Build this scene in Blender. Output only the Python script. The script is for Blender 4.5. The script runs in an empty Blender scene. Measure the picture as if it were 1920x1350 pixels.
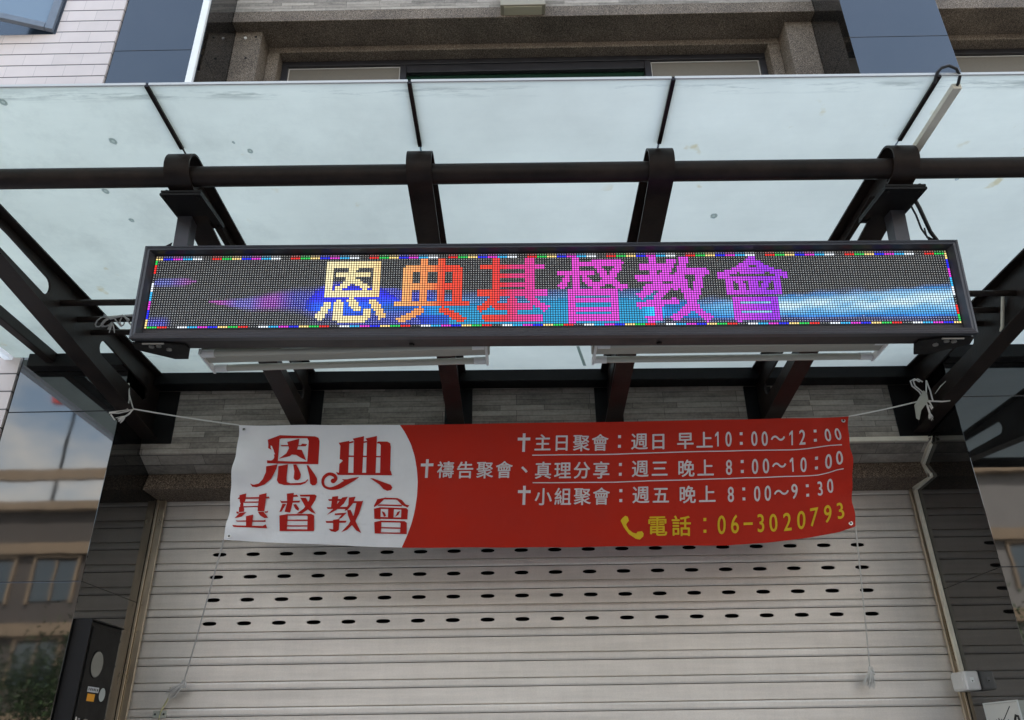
import bpy, math, random
from mathutils import Vector, Matrix
from mathutils.geometry import tessellate_polygon
R = math.radians
random.seed(7)
SC = bpy.context.scene
COL = SC.collection

# ------------------------------------------------------------------ camera
EYE = 1.6                                   # eye height; heights below are given relative to it
PIT, YAW, ROL = 0.4612, -0.0053, -0.0145
fw = Vector((math.sin(YAW)*math.cos(PIT), math.cos(YAW)*math.cos(PIT), math.sin(PIT)))
rt = Vector((math.cos(YAW), -math.sin(YAW), 0)); up = rt.cross(fw)
rt2 = rt*math.cos(ROL)+up*math.sin(ROL); up2 = -rt*math.sin(ROL)+up*math.cos(ROL)
cam = bpy.data.cameras.new('camera'); camo = bpy.data.objects.new('camera', cam); COL.objects.link(camo)
camo.matrix_world = Matrix(((rt2.x, up2.x, -fw.x, 0), (rt2.y, up2.y, -fw.y, 0), (rt2.z, up2.z, -fw.z, EYE), (0, 0, 0, 1)))
cam.sensor_width = 36; cam.lens = 27.73; cam.clip_end = 600; cam.clip_start = .05
SC.camera = camo

# ------------------------------------------------------------------ light
SUN_EL = R(52)                              # sun high behind the shophouse: its front is in open shade
W = bpy.data.worlds.new('World'); SC.world = W; W.use_nodes = True
nt = W.node_tree; nt.nodes.clear()
def N(nt, typ, ins=None, **props):
    n = nt.nodes.new(typ)
    for k, v in props.items(): setattr(n, k, v)
    for k, v in (ins or {}).items():
        if isinstance(v, bpy.types.NodeSocket): nt.links.new(v, n.inputs[k])
        else: n.inputs[k].default_value = v
    return n
sky = N(nt, 'ShaderNodeTexSky', sky_type='NISHITA', sun_disc=False, sun_elevation=SUN_EL, sun_rotation=R(12), air_density=1.2, dust_density=2.0, ozone_density=1.0)
tc = N(nt, 'ShaderNodeTexCoord')
mp = N(nt, 'ShaderNodeMapping', {'Vector': tc.outputs['Generated'], 'Scale': (1.6, 1.6, 3.2), 'Location': (.3, .1, .2)})
cn = N(nt, 'ShaderNodeTexNoise', {'Vector': mp.outputs[0], 'Scale': 2.2, 'Detail': 6.0, 'Roughness': .58})
cr = N(nt, 'ShaderNodeMapRange', {'Value': cn.outputs[0], 'From Min': .44, 'From Max': .62})
sep = N(nt, 'ShaderNodeSeparateXYZ', {'Vector': tc.outputs['Generated']})
hz = N(nt, 'ShaderNodeMapRange', {'Value': sep.outputs['Z'], 'From Min': .62, 'From Max': .30, 'To Min': 0.0, 'To Max': 1.0})
cm = N(nt, 'ShaderNodeMath', {0: cr.outputs[0], 1: hz.outputs[0]}, operation='MULTIPLY')
mx = N(nt, 'ShaderNodeMix', {'Factor': cm.outputs[0], 'A': sky.outputs[0], 'B': (7.4, 7.1, 6.6, 1)}, data_type='RGBA')
# the colour sockets of the mix node are the third pair
for l in list(nt.links):
    if l.to_node == mx and l.to_socket.name in 'AB': nt.links.remove(l)
sk2 = N(nt, 'ShaderNodeVectorMath', {0: sky.outputs[0], 1: (1.5, 1.36, 1.2)}, operation='MULTIPLY'); nt.links.new(sk2.outputs[0], mx.inputs[6]); mx.inputs[7].default_value = (7.4, 7.1, 6.6, 1)
bg = N(nt, 'ShaderNodeBackground', {'Color': mx.outputs[2], 'Strength': .15})
N(nt, 'ShaderNodeOutputWorld', {'Surface': bg.outputs[0]})
sl = bpy.data.lights.new('sun', 'SUN'); sl.energy = 4.0; sl.angle = R(.53); sl.color = (1, .95, .88)
so = bpy.data.objects.new('sun', sl); COL.objects.link(so)
so.rotation_euler = Vector((math.cos(SUN_EL)*math.sin(R(12)), math.cos(SUN_EL)*math.cos(R(12)), math.sin(SUN_EL))).to_track_quat('Z', 'Y').to_euler()
so.location = (8, 40, 50)
SC.view_settings.view_transform = 'Standard'; SC.view_settings.look = 'None'; SC.view_settings.gamma = 1
SC.view_settings.exposure = 1.72
SC.cycles.max_bounces = 10; SC.cycles.transmission_bounces = 8
SC.cycles.use_denoising = True

# ------------------------------------------------------------------ helpers
class MB:
    """collects shapes, then links them as ONE mesh object"""
    def __init__(s): s.v = []; s.f = []; s.m = []; s.sm = []
    def add(s, vs, fs, mi=0, smooth=False):
        b = len(s.v); s.v += [tuple(v) for v in vs]
        for f in fs: s.f.append([b+i for i in f]); s.m.append(mi); s.sm.append(smooth)
        return s
    def box(s, x0, x1, y0, y1, z0, z1, mi=0):
        vs = [(x, y, z) for z in (z0, z1) for y in (y0, y1) for x in (x0, x1)]
        return s.add(vs, [(0, 2, 3, 1), (4, 5, 7, 6), (0, 1, 5, 4), (2, 6, 7, 3), (0, 4, 6, 2), (1, 3, 7, 5)], mi)
    def cyl(s, a, b, r, n=16, mi=0, r2=None, caps=True):
        a, b = Vector(a), Vector(b); d = (b-a).normalized()
        t = Vector((0, 0, 1)) if abs(d.z) < .9 else Vector((1, 0, 0))
        u = d.cross(t).normalized(); w = d.cross(u); r2 = r if r2 is None else r2
        vs = []
        for p, q in ((a, r), (b, r2)):
            for i in range(n):
                an = 2*math.pi*i/n; vs.append(p+(u*math.cos(an)+w*math.sin(an))*q)
        s.add(vs, [(i, (i+1) % n, n+(i+1) % n, n+i) for i in range(n)], mi, True)
        if caps: s.add(vs, [tuple(range(n-1, -1, -1)), tuple(range(n, 2*n))], mi)
        return s
    def tube(s, pts, r, n=8, mi=0):
        pts = [Vector(p) for p in pts]; vs = []; up = None
        rr = r if isinstance(r, (list, tuple)) else [r]*len(pts)
        for i, p in enumerate(pts):
            d = (pts[min(i+1, len(pts)-1)]-pts[max(i-1, 0)]).normalized()
            if up is None:
                t = Vector((0, 0, 1)) if abs(d.z) < .9 else Vector((1, 0, 0)); up = d.cross(t).normalized()
            up = (up-d*up.dot(d)).normalized(); w = d.cross(up)
            for k in range(n):
                a = 2*math.pi*k/n; vs.append(p+(up*math.cos(a)+w*math.sin(a))*rr[i])
        fs = [(i*n+k, i*n+(k+1) % n, (i+1)*n+(k+1) % n, (i+1)*n+k) for i in range(len(pts)-1) for k in range(n)]
        s.add(vs, fs, mi, True)
        return s.add(vs, [tuple(range(n-1, -1, -1)), tuple(range((len(pts)-1)*n, len(pts)*n))], mi)
    def prism(s, poly, f, t0, t1, mi=0, holes=()):
        """extrude a 2D polygon (with holes); f(a, b, t) places a point"""
        loops = [list(poly)]+[list(h) for h in holes]
        tris = tessellate_polygon([[Vector((a, b, 0)) for a, b in L] for L in loops])
        flat = [p for L in loops for p in L]; n = len(flat)
        vs = [f(a, b, t0) for a, b in flat]+[f(a, b, t1) for a, b in flat]
        fs = [tuple(t) for t in tris]+[tuple(n+i for i in reversed(t)) for t in tris]
        k = 0
        for L in loops:
            m = len(L)
            for i in range(m): fs.append((k+i, k+(i+1) % m, n+k+(i+1) % m, n+k+i))
            k += m
        return s.add(vs, fs, mi)
    def build(s, name, mats, parent=None, bevel=0, shear=None, local=False, autos=False):
        me = bpy.data.meshes.new(name)
        vs = [Vector(v) for v in s.v]
        if not local: vs = [Vector((v.x, v.y, v.z+EYE+(shear*v.x if shear else 0))) for v in vs]
        if parent is not None and not local: org = parent.location.copy()
        elif local: org = Vector((0, 0, 0))
        else:
            xs = [v.x for v in vs]; ys = [v.y for v in vs]
            org = Vector(((min(xs)+max(xs))/2, (min(ys)+max(ys))/2, min(v.z for v in vs)))
        me.from_pydata([v-org for v in vs], [], s.f)
        for m in (mats if isinstance(mats, (list, tuple)) else [mats]): me.materials.append(m)
        me.polygons.foreach_set('material_index', s.m); me.polygons.foreach_set('use_smooth', s.sm)
        me.update()
        import bmesh
        bm = bmesh.new(); bm.from_mesh(me); bmesh.ops.recalc_face_normals(bm, faces=bm.faces); bm.to_mesh(me); bm.free()
        o = bpy.data.objects.new(name, me); COL.objects.link(o)
        if parent is not None:
            o.parent = parent
            if parent.parent is not None or parent.type == 'MESH':   # sub-part of a mesh part: same local frame as its thing
                pass
        else: o.location = org
        if bevel:
            b = o.modifiers.new('bevel', 'BEVEL'); b.width = bevel; b.segments = 2; b.limit_method = 'ANGLE'; b.angle_limit = R(40)
        return o
def sub(mb, name, mats, part, thing, **kw):
    """a sub-part: child of a part, vertices in the thing's frame (parts sit at the thing's origin)"""
    o = mb.build(name, mats, thing, **kw); o.parent = part; return o
def thing(name, label, cat, loc, group=None):
    o = bpy.data.objects.new(name, None); COL.objects.link(o); o.empty_display_size = .2
    o.location = (loc[0], loc[1], loc[2]+EYE)
    return tag(o, label, cat, group)
def tag(o, label, cat, group=None):
    o['label'] = label; o['category'] = cat
    if group: o['group'] = group
    return o
def struct(o, kind='structure'):
    o['kind'] = kind; return o
def clone(o, parent=None, dx=Vector((0, 0, 0))):
    c = o.copy(); COL.objects.link(c)
    if parent is None: c.location = o.location+dx
    else: c.parent = parent
    for ch in list(o.children): clone(ch, c)
    return c

# ------------------------------------------------------------------ materials
def mat(name, color, rough=.5, metal=0.0, spec=.5, noise=None, bump=None, emit=None, ior=None):
    """noise=(scale, amount, (stretch)) mottles the colour, bump=(scale, strength)"""
    m = bpy.data.materials.new(name); m.use_nodes = True; nt = m.node_tree
    b = nt.nodes['Principled BSDF']
    b.inputs['Base Color'].default_value = (*color, 1); b.inputs['Roughness'].default_value = rough
    b.inputs['Metallic'].default_value = metal; b.inputs['Specular IOR Level'].default_value = spec
    if ior: b.inputs['IOR'].default_value = ior
    tc = N(nt, 'ShaderNodeTexCoord')
    if noise:
        sc, am = noise[:2]; st = noise[2] if len(noise) > 2 else (1, 1, 1)
        mpn = N(nt, 'ShaderNodeMapping', {'Vector': tc.outputs['Object'], 'Scale': st})
        n = N(nt, 'ShaderNodeTexNoise', {'Vector': mpn.outputs[0], 'Scale': sc, 'Detail': 6.0, 'Roughness': .6})
        r = N(nt, 'ShaderNodeMapRange', {'Value': n.outputs[0], 'From Min': .3, 'From Max': .7, 'To Min': 1-am, 'To Max': 1+am})
        mu = N(nt, 'ShaderNodeVectorMath', {0: color, 'Scale': r.outputs[0]}, operation='SCALE')
        nt.links.new(mu.outputs[0], b.inputs['Base Color'])
        rr = N(nt, 'ShaderNodeMapRange', {'Value': n.outputs[0], 'From Min': .3, 'From Max': .7, 'To Min': rough*.85, 'To Max': min(1, rough*1.15)})
        nt.links.new(rr.outputs[0], b.inputs['Roughness'])
    if bump:
        n2 = N(nt, 'ShaderNodeTexNoise', {'Vector': tc.outputs['Object'], 'Scale': bump[0], 'Detail': 4.0})
        bp = N(nt, 'ShaderNodeBump', {'Height': n2.outputs[0], 'Strength': bump[1], 'Distance': .01})
        nt.links.new(bp.outputs[0], b.inputs['Normal'])
    if emit:
        b.inputs['Emission Color'].default_value = (*emit[0], 1); b.inputs['Emission Strength'].default_value = emit[1]
    return m
M = {}
M['steel'] = mat('bronze_steel', (.017, .0112, .0088), .45, spec=.22, noise=(9, .5), bump=(60, .08))
M['black'] = mat('black_metal', (.006, .0055, .0055), .5, spec=.2, noise=(14, .3))
M['frame'] = mat('sign_frame', (.05, .05, .058), .38, metal=.3, noise=(20, .15, (.2, 1, 1)))
M['cabinet'] = mat('sign_cabinet', (.018, .0125, .012), .5, noise=(10, .2))
M['lamp'] = mat('lamp_enamel', (.33, .31, .255), .4, noise=(6, .12, (.2, 1, 1)))
M['tubeglass'] = mat('lamp_tube', (.42, .4, .335), .25)
M['pvc'] = mat('pvc_trunking', (.78, .73, .6), .45, noise=(8, .12))
M['white'] = mat('white_plastic', (.68, .66, .63), .35, noise=(12, .06))
M['whitetrim'] = mat('white_trim', (.85, .86, .83), .35, noise=(5, .05))
M['cord'] = mat('white_cord', (.66, .64, .6), .85, bump=(400, .4))
M['cordold'] = mat('frayed_cord', (.5, .48, .46), .9, bump=(300, .4))
M['string'] = mat('yellow_string', (.45, .42, .22), .8)
M['paper'] = mat('paper_tag', (.34, .35, .3), .8, noise=(30, .08))
M['rail'] = mat('steel_rail', (.55, .47, .36), .3, metal=.85, noise=(15, .2, (1, 1, .2)))
M['dark'] = mat('dark_void', (.01, .01, .01), .9)
M['alu'] = mat('dark_window_frame', (.022, .021, .024), .35, noise=(10, .2))
M['bluealu'] = mat('grey_window_frame', (.16, .19, .23), .35, noise=(10, .1))
M['screen'] = mat('insect_screen', (.16, .145, .12), .8, noise=(60, .1))
M['screenedge'] = mat('screen_edge', (.5, .48, .45), .5)
M['bolt'] = mat('zinc_bolt', (.6, .6, .58), .3, metal=.9)
M['rubber'] = mat('cable_rubber', (.012, .012, .013), .5)
M['alutrim'] = mat('aluminium_edge', (.6, .61, .58), .4)

def glass_mat(name, tint, rough=.03):
    m = mat(name, tint, rough, spec=.9, ior=1.6); return m
M['greenglass'] = glass_mat('green_glass', (.012, .035, .022), .08)
M['blueglass'] = glass_mat('wired_glass', (.16, .22, .28), .12)
M['oppglass'] = glass_mat('house_glass', (.03, .05, .07), .1)

# polished black granite: specks, faint dust, mirror finish
def polished():
    m = mat('polished_black_granite', (.012, .012, .013), .05, spec=1.0, ior=1.57)
    nt = m.node_tree; b = nt.nodes['Principled BSDF']; tc = N(nt, 'ShaderNodeTexCoord')
    v = N(nt, 'ShaderNodeTexVoronoi', {'Vector': tc.outputs['Object'], 'Scale': 220.0})
    n = N(nt, 'ShaderNodeTexNoise', {'Vector': tc.outputs['Object'], 'Scale': 2.2, 'Detail': 8.0, 'Roughness': .65})
    r = N(nt, 'ShaderNodeMapRange', {'Value': n.outputs[0], 'From Min': .3, 'From Max': .75, 'To Min': .002, 'To Max': .013})
    s = N(nt, 'ShaderNodeMapRange', {'Value': v.outputs['Color'], 'From Min': .8, 'From Max': 1.0, 'To Min': 0.0, 'To Max': .012})
    a = N(nt, 'ShaderNodeMath', {0: r.outputs[0], 1: s.outputs[0]}, operation='ADD')
    c = N(nt, 'ShaderNodeCombineColor', {'Red': a.outputs[0], 'Green': a.outputs[0], 'Blue': a.outputs[0]})
    nt.links.new(c.outputs[0], b.inputs['Base Color'])
    rr = N(nt, 'ShaderNodeMapRange', {'Value': n.outputs[0], 'From Min': .3, 'From Max': .75, 'To Min': .015, 'To Max': .045})
    nt.links.new(rr.outputs[0], b.inputs['Roughness'])
    n3 = N(nt, 'ShaderNodeTexNoise', {'Vector': tc.outputs['Object'], 'Scale': 3.0, 'Detail': 2.0})
    bp = N(nt, 'ShaderNodeBump', {'Height': n3.outputs[0], 'Strength': .012, 'Distance': .02})
    nt.links.new(bp.outputs[0], b.inputs['Normal'])
    return m
M['polished'] = polished()

# coarse pebble-dash granite of the window surrounds and door lintel
def pebble(name, dark, mid, light, sc=150.0):
    m = mat(name, mid, .75, spec=.35); nt = m.node_tree; b = nt.nodes['Principled BSDF']; tc = N(nt, 'ShaderNodeTexCoord')
    v = N(nt, 'ShaderNodeTexVoronoi', {'Vector': tc.outputs['Object'], 'Scale': sc})
    n = N(nt, 'ShaderNodeTexNoise', {'Vector': tc.outputs['Object'], 'Scale': 3.0, 'Detail': 5.0})
    ramp = N(nt, 'ShaderNodeValToRGB', {'Fac': v.outputs['Color']})
    e = ramp.color_ramp.elements; e[0].position = .12; e[0].color = (*dark, 1); e[1].position = .9; e[1].color = (*light, 1)
    k = ramp.color_ramp.elements.new(.5); k.color = (*mid, 1)
    r = N(nt, 'ShaderNodeMapRange', {'Value': n.outputs[0], 'From Min': .3, 'From Max': .7, 'To Min': .75, 'To Max': 1.2})
    mu = N(nt, 'ShaderNodeVectorMath', {0: ramp.outputs[0], 'Scale': r.outputs[0]}, operation='SCALE')
    nt.links.new(mu.outputs[0], b.inputs['Base Color'])
    bp = N(nt, 'ShaderNodeBump', {'Height': v.outputs['Distance'], 'Strength': .5, 'Distance': .004})
    nt.links.new(bp.outputs[0], b.inputs['Normal'])
    return m
M['pebble'] = pebble('pebbledash_granite', (.045, .034, .026), (.125, .098, .073), (.36, .30, .235), 260.0)
M['pebbledark'] = pebble('brown_granite', (.04, .028, .021), (.12, .086, .062), (.38, .29, .21), 230.0)

# split-face stone strips: long thin courses of varying grey
def strips():
    m = mat('stone_strip_veneer', (.2, .19, .175), .8, spec=.3); nt = m.node_tree; b = nt.nodes['Principled BSDF']
    geo = N(nt, 'ShaderNodeNewGeometry')
    sp = N(nt, 'ShaderNodeSeparateXYZ', {'Vector': geo.outputs['Position']})
    vec = N(nt, 'ShaderNodeCombineXYZ', {'X': sp.outputs['X'], 'Y': sp.outputs['Z']})
    br = N(nt, 'ShaderNodeTexBrick', {'Vector': vec.outputs[0], 'Color1': (.0, 0, 0, 1), 'Color2': (1, 1, 1, 1), 'Mortar': (.5, .5, .5, 1), 'Scale': 1.0,
        'Mortar Size': .0012, 'Brick Width': .47, 'Row Height': .037, 'Bias': 0.0}, offset=.37, offset_frequency=3, squash=.6, squash_frequency=4)
    n = N(nt, 'ShaderNodeTexNoise', {'Vector': geo.outputs['Position'], 'Scale': 55.0, 'Detail': 6.0, 'Roughness': .7})
    mp = N(nt, 'ShaderNodeMapping', {'Vector': geo.outputs['Position'], 'Scale': (1, 1, 6)})
    n2 = N(nt, 'ShaderNodeTexNoise', {'Vector': mp.outputs[0], 'Scale': 7.0, 'Detail': 4.0})
    a = N(nt, 'ShaderNodeMath', {0: br.outputs['Color'], 1: .62}, operation='MULTIPLY')
    a2 = N(nt, 'ShaderNodeMath', {0: n.outputs[0], 1: .9}, operation='MULTIPLY')
    a3 = N(nt, 'ShaderNodeMath', {0: a.outputs[0], 1: a2.outputs[0]}, operation='ADD')
    a4 = N(nt, 'ShaderNodeMath', {0: a3.outputs[0], 1: n2.outputs[0]}, operation='ADD')
    r = N(nt, 'ShaderNodeMapRange', {'Value': a4.outputs[0], 'From Min': .65, 'From Max': 1.75, 'To Min': .12, 'To Max': .47})
    dk = N(nt, 'ShaderNodeMath', {0: br.outputs['Fac'], 1: -.75}, operation='MULTIPLY_ADD'); dk.inputs[2].default_value = 1.0
    r2 = N(nt, 'ShaderNodeMath', {0: r.outputs[0], 1: dk.outputs[0]}, operation='MULTIPLY')
    c = N(nt, 'ShaderNodeVectorMath', {0: (1.0, .9, .77), 'Scale': r2.outputs[0]}, operation='SCALE')
    nt.links.new(c.outputs[0], b.inputs['Base Color'])
    bp = N(nt, 'ShaderNodeBump', {'Height': a4.outputs[0], 'Strength': .5, 'Distance': .006})
    nt.links.new(bp.outputs[0], b.inputs['Normal'])
    return m
M['strips'] = strips()

# pale lapped facade tiles with dark open bed joints
def tiles():
    m = mat('pale_pink_facade_tile', (.66, .6, .57), .35, spec=.5); nt = m.node_tree; b = nt.nodes['Principled BSDF']
    geo = N(nt, 'ShaderNodeNewGeometry')
    sp = N(nt, 'ShaderNodeSeparateXYZ', {'Vector': geo.outputs['Position']})
    vx = N(nt, 'ShaderNodeMath', {0: sp.outputs['X'], 1: 10+3.082+.11}, operation='ADD')
    vz = N(nt, 'ShaderNodeMath', {0: sp.outputs['Z'], 1: -(5.035+EYE)+.1175*80}, operation='ADD')
    vec = N(nt, 'ShaderNodeCombineXYZ', {'X': vx.outputs[0], 'Y': vz.outputs[0]})
    br = N(nt, 'ShaderNodeTexBrick', {'Vector': vec.outputs[0], 'Color1': (0, 0, 0, 1), 'Color2': (1, 1, 1, 1), 'Mortar': (.5, .5, .5, 1), 'Scale': 1.0,
        'Mortar Size': .0016, 'Brick Width': .221, 'Row Height': .1175}, offset=.5, offset_frequency=2)
    d = N(nt, 'ShaderNodeMath', {0: vz.outputs[0], 1: .1175}, operation='DIVIDE')
    fr = N(nt, 'ShaderNodeMath', {0: d.outputs[0]}, operation='FRACT')
    ln = N(nt, 'ShaderNodeMapRange', {'Value': fr.outputs[0], 'From Min': .05, 'From Max': .075, 'To Min': .12, 'To Max': 1.0})
    n = N(nt, 'ShaderNodeTexNoise', {'Vector': geo.outputs['Position'], 'Scale': 1.7, 'Detail': 6.0, 'Roughness': .6})
    t = N(nt, 'ShaderNodeMapRange', {'Value': n.outputs[0], 'From Min': .35, 'From Max': .65, 'To Min': .9, 'To Max': 1.03})
    t2 = N(nt, 'ShaderNodeMapRange', {'Value': br.outputs['Color'], 'To Min': .95, 'To Max': 1.03})
    mo = N(nt, 'ShaderNodeMapRange', {'Value': br.outputs['Fac'], 'To Min': 1.0, 'To Max': .68})
    k = N(nt, 'ShaderNodeMath', {0: t.outputs[0], 1: t2.outputs[0]}, operation='MULTIPLY')
    k2 = N(nt, 'ShaderNodeMath', {0: k.outputs[0], 1: ln.outputs[0]}, operation='MULTIPLY')
    k3 = N(nt, 'ShaderNodeMath', {0: k2.outputs[0], 1: mo.outputs[0]}, operation='MULTIPLY')
    c = N(nt, 'ShaderNodeVectorMath', {0: (.70, .615, .575), 'Scale': k3.outputs[0]}, operation='SCALE')
    nt.links.new(c.outputs[0], b.inputs['Base Color'])
    bp = N(nt, 'ShaderNodeBump', {'Height': ln.outputs[0], 'Strength': .8, 'Distance': .008})
    nt.links.new(bp.outputs[0], b.inputs['Normal'])
    return m
M['tile'] = tiles()

# frosted, weathered canopy glass
def frosted():
    m = bpy.data.materials.new('frosted_canopy_glass'); m.use_nodes = True; nt = m.node_tree; nt.nodes.clear()
    tc = N(nt, 'ShaderNodeNewGeometry'); P = tc.outputs['Position']
    n1 = N(nt, 'ShaderNodeTexNoise', {'Vector': P, 'Scale': 1.1, 'Detail': 7.0, 'Roughness': .62})
    mp = N(nt, 'ShaderNodeMapping', {'Vector': P, 'Scale': (1.2, 9, 1)})
    n2 = N(nt, 'ShaderNodeTexNoise', {'Vector': mp.outputs[0], 'Scale': 2.5, 'Detail': 8.0, 'Roughness': .7})
    sp = N(nt, 'ShaderNodeSeparateXYZ', {'Vector': P})
    # algae line a few centimetres in from the front edge, broken up along it
    yl = N(nt, 'ShaderNodeMapRange', {'Value': sp.outputs['Y'], 'From Min': 2.128, 'From Max': 2.20, 'To Min': -1.0, 'To Max': 1.0}, clamp=False)
    ya = N(nt, 'ShaderNodeMath', {0: yl.outputs[0]}, operation='ABSOLUTE')
    yb = N(nt, 'ShaderNodeMapRange', {'Value': ya.outputs[0], 'From Min': 0.0, 'From Max': 1.0, 'To Min': 1.0, 'To Max': 0.0})
    mp3 = N(nt, 'ShaderNodeMapping', {'Vector': P, 'Scale': (1.6, 14, 1)})
    n3 = N(nt, 'ShaderNodeTexNoise', {'Vector': mp3.outputs[0], 'Scale': 1.7, 'Detail': 6.0, 'Roughness': .7})
    yc = N(nt, 'ShaderNodeMapRange', {'Value': n3.outputs[0], 'From Min': .49, 'From Max': .62})
    al = N(nt, 'ShaderNodeMath', {0: yb.outputs[0], 1: yc.outputs[0]}, operation='MULTIPLY')
    alg = N(nt, 'ShaderNodeMath', {0: al.outputs[0], 1: .62}, operation='MULTIPLY')
    # rust-yellow droppings
    n4 = N(nt, 'ShaderNodeTexNoise', {'Vector': P, 'Scale': 9.0, 'Detail': 3.0})
    n5 = N(nt, 'ShaderNodeTexNoise', {'Vector': P, 'Scale': 1.3, 'Detail': 1.0})
    o1 = N(nt, 'ShaderNodeMapRange', {'Value': n4.outputs[0], 'From Min': .68, 'From Max': .76})
    o2 = N(nt, 'ShaderNodeMapRange', {'Value': n5.outputs[0], 'From Min': .52, 'From Max': .6, 'To Max': .55})
    oc = N(nt, 'ShaderNodeMath', {0: o1.outputs[0], 1: o2.outputs[0]}, operation='MULTIPLY')
    k1 = N(nt, 'ShaderNodeMapRange', {'Value': n1.outputs[0], 'From Min': .3, 'From Max': .7, 'To Min': .84, 'To Max': 1.05})
    k2 = N(nt, 'ShaderNodeMapRange', {'Value': n2.outputs[0], 'From Min': .3, 'From Max': .7, 'To Min': .985, 'To Max': 1.015})
    k = N(nt, 'ShaderNodeMath', {0: k1.outputs[0], 1: k2.outputs[0]}, operation='MULTIPLY')
    n6 = N(nt, 'ShaderNodeTexNoise', {'Vector': P, 'Scale': 2.6, 'Detail': 9.0, 'Roughness': .72})
    g6 = N(nt, 'ShaderNodeMapRange', {'Value': n6.outputs[0], 'From Min': .46, 'From Max': .64, 'To Min': 1.0, 'To Max': .87})
    l6 = N(nt, 'ShaderNodeMapRange', {'Value': sp.outputs['X'], 'From Min': -1.3, 'From Max': -.2, 'To Min': 1.0, 'To Max': .25})
    q6 = N(nt, 'ShaderNodeMath', {0: g6.outputs[0], 1: 1.0}, operation='SUBTRACT')
    q7 = N(nt, 'ShaderNodeMath', {0: q6.outputs[0], 1: l6.outputs[0]}, operation='MULTIPLY_ADD'); q7.inputs[2].default_value = 1.0
    k = N(nt, 'ShaderNodeMath', {0: k.outputs[0], 1: q7.outputs[0]}, operation='MULTIPLY')
    grn = N(nt, 'ShaderNodeMapRange', {'Value': sp.outputs['X'], 'From Min': -3.0, 'From Max': .3})
    # older, greener panes to the left, cleaner to the right
    base = N(nt, 'ShaderNodeMix', data_type='RGBA'); nt.links.new(grn.outputs[0], base.inputs[0])
    base.inputs[6].default_value = (.73, .74, .60, 1); base.inputs[7].default_value = (.78, .77, .655, 1)
    cs = N(nt, 'ShaderNodeVectorMath', {0: base.outputs[2], 'Scale': k.outputs[0]}, operation='SCALE')
    m1 = N(nt, 'ShaderNodeMix', data_type='RGBA'); nt.links.new(alg.outputs[0], m1.inputs[0]); nt.links.new(cs.outputs[0], m1.inputs[6]); m1.inputs[7].default_value = (.1, .12, .1, 1)
    m2 = N(nt, 'ShaderNodeMix', data_type='RGBA'); nt.links.new(oc.outputs[0], m2.inputs[0]); nt.links.new(m1.outputs[2], m2.inputs[6]); m2.inputs[7].default_value = (.55, .4, .12, 1)
    tr = N(nt, 'ShaderNodeBsdfTranslucent', {'Color': m2.outputs[2]})
    df = N(nt, 'ShaderNodeBsdfDiffuse', {'Color': m2.outputs[2]})
    gl = N(nt, 'ShaderNodeBsdfGlossy', {'Roughness': .5})
    a = N(nt, 'ShaderNodeMixShader', {0: .12, 1: tr.outputs[0], 2: df.outputs[0]})
    b = N(nt, 'ShaderNodeMixShader', {0: .03, 1: a.outputs[0], 2: gl.outputs[0]})
    N(nt, 'ShaderNodeOutputMaterial', {'Surface': b.outputs[0]})
    return m
M['frosted'] = frosted()
def clearskin():
    m = bpy.data.materials.new('clear_glass_skin'); m.use_nodes = True; nt = m.node_tree; nt.nodes.clear()
    t = N(nt, 'ShaderNodeBsdfTransparent', {'Color': (.93, .96, .95, 1)}); g = N(nt, 'ShaderNodeBsdfGlossy', {'Roughness': .05})
    x = N(nt, 'ShaderNodeMixShader', {0: .05, 1: t.outputs[0], 2: g.outputs[0]})
    N(nt, 'ShaderNodeOutputMaterial', {'Surface': x.outputs[0]}); return m
M['clearskin'] = clearskin()

# galvanised slats: brushed along the slat, streaked with dust down it
def slat():
    m = mat('grey_shutter_slat', (.5, .485, .465), .42, metal=.35, spec=.5); nt = m.node_tree; b = nt.nodes['Principled BSDF']
    geo = N(nt, 'ShaderNodeNewGeometry'); P = geo.outputs['Position']
    m1 = N(nt, 'ShaderNodeMapping', {'Vector': P, 'Scale': (1.0, 1, 14)})
    n1 = N(nt, 'ShaderNodeTexNoise', {'Vector': m1.outputs[0], 'Scale': 1.3, 'Detail': 7.0, 'Roughness': .62})
    m2 = N(nt, 'ShaderNodeMapping', {'Vector': P, 'Scale': (5, 1, .8)})
    n2 = N(nt, 'ShaderNodeTexNoise', {'Vector': m2.outputs[0], 'Scale': 2.0, 'Detail': 8.0, 'Roughness': .7})
    n3 = N(nt, 'ShaderNodeTexNoise', {'Vector': P, 'Scale': 120.0, 'Detail': 2.0})
    a = N(nt, 'ShaderNodeMapRange', {'Value': n1.outputs[0], 'From Min': .3, 'From Max': .7, 'To Min': .85, 'To Max': 1.08})
    c = N(nt, 'ShaderNodeMapRange', {'Value': n2.outputs[0], 'From Min': .25, 'From Max': .6, 'To Min': .93, 'To Max': 1.02})
    d = N(nt, 'ShaderNodeMapRange', {'Value': n3.outputs[0], 'From Min': .3, 'From Max': .7, 'To Min': .96, 'To Max': 1.04})
    k = N(nt, 'ShaderNodeMath', {0: a.outputs[0], 1: c.outputs[0]}, operation='MULTIPLY')
    k2 = N(nt, 'ShaderNodeMath', {0: k.outputs[0], 1: d.outputs[0]}, operation='MULTIPLY')
    cc = N(nt, 'ShaderNodeVectorMath', {0: (.70, .65, .59), 'Scale': k2.outputs[0]}, operation='SCALE')
    nt.links.new(cc.outputs[0], b.inputs['Base Color'])
    return m
M['slat'] = slat()

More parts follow.
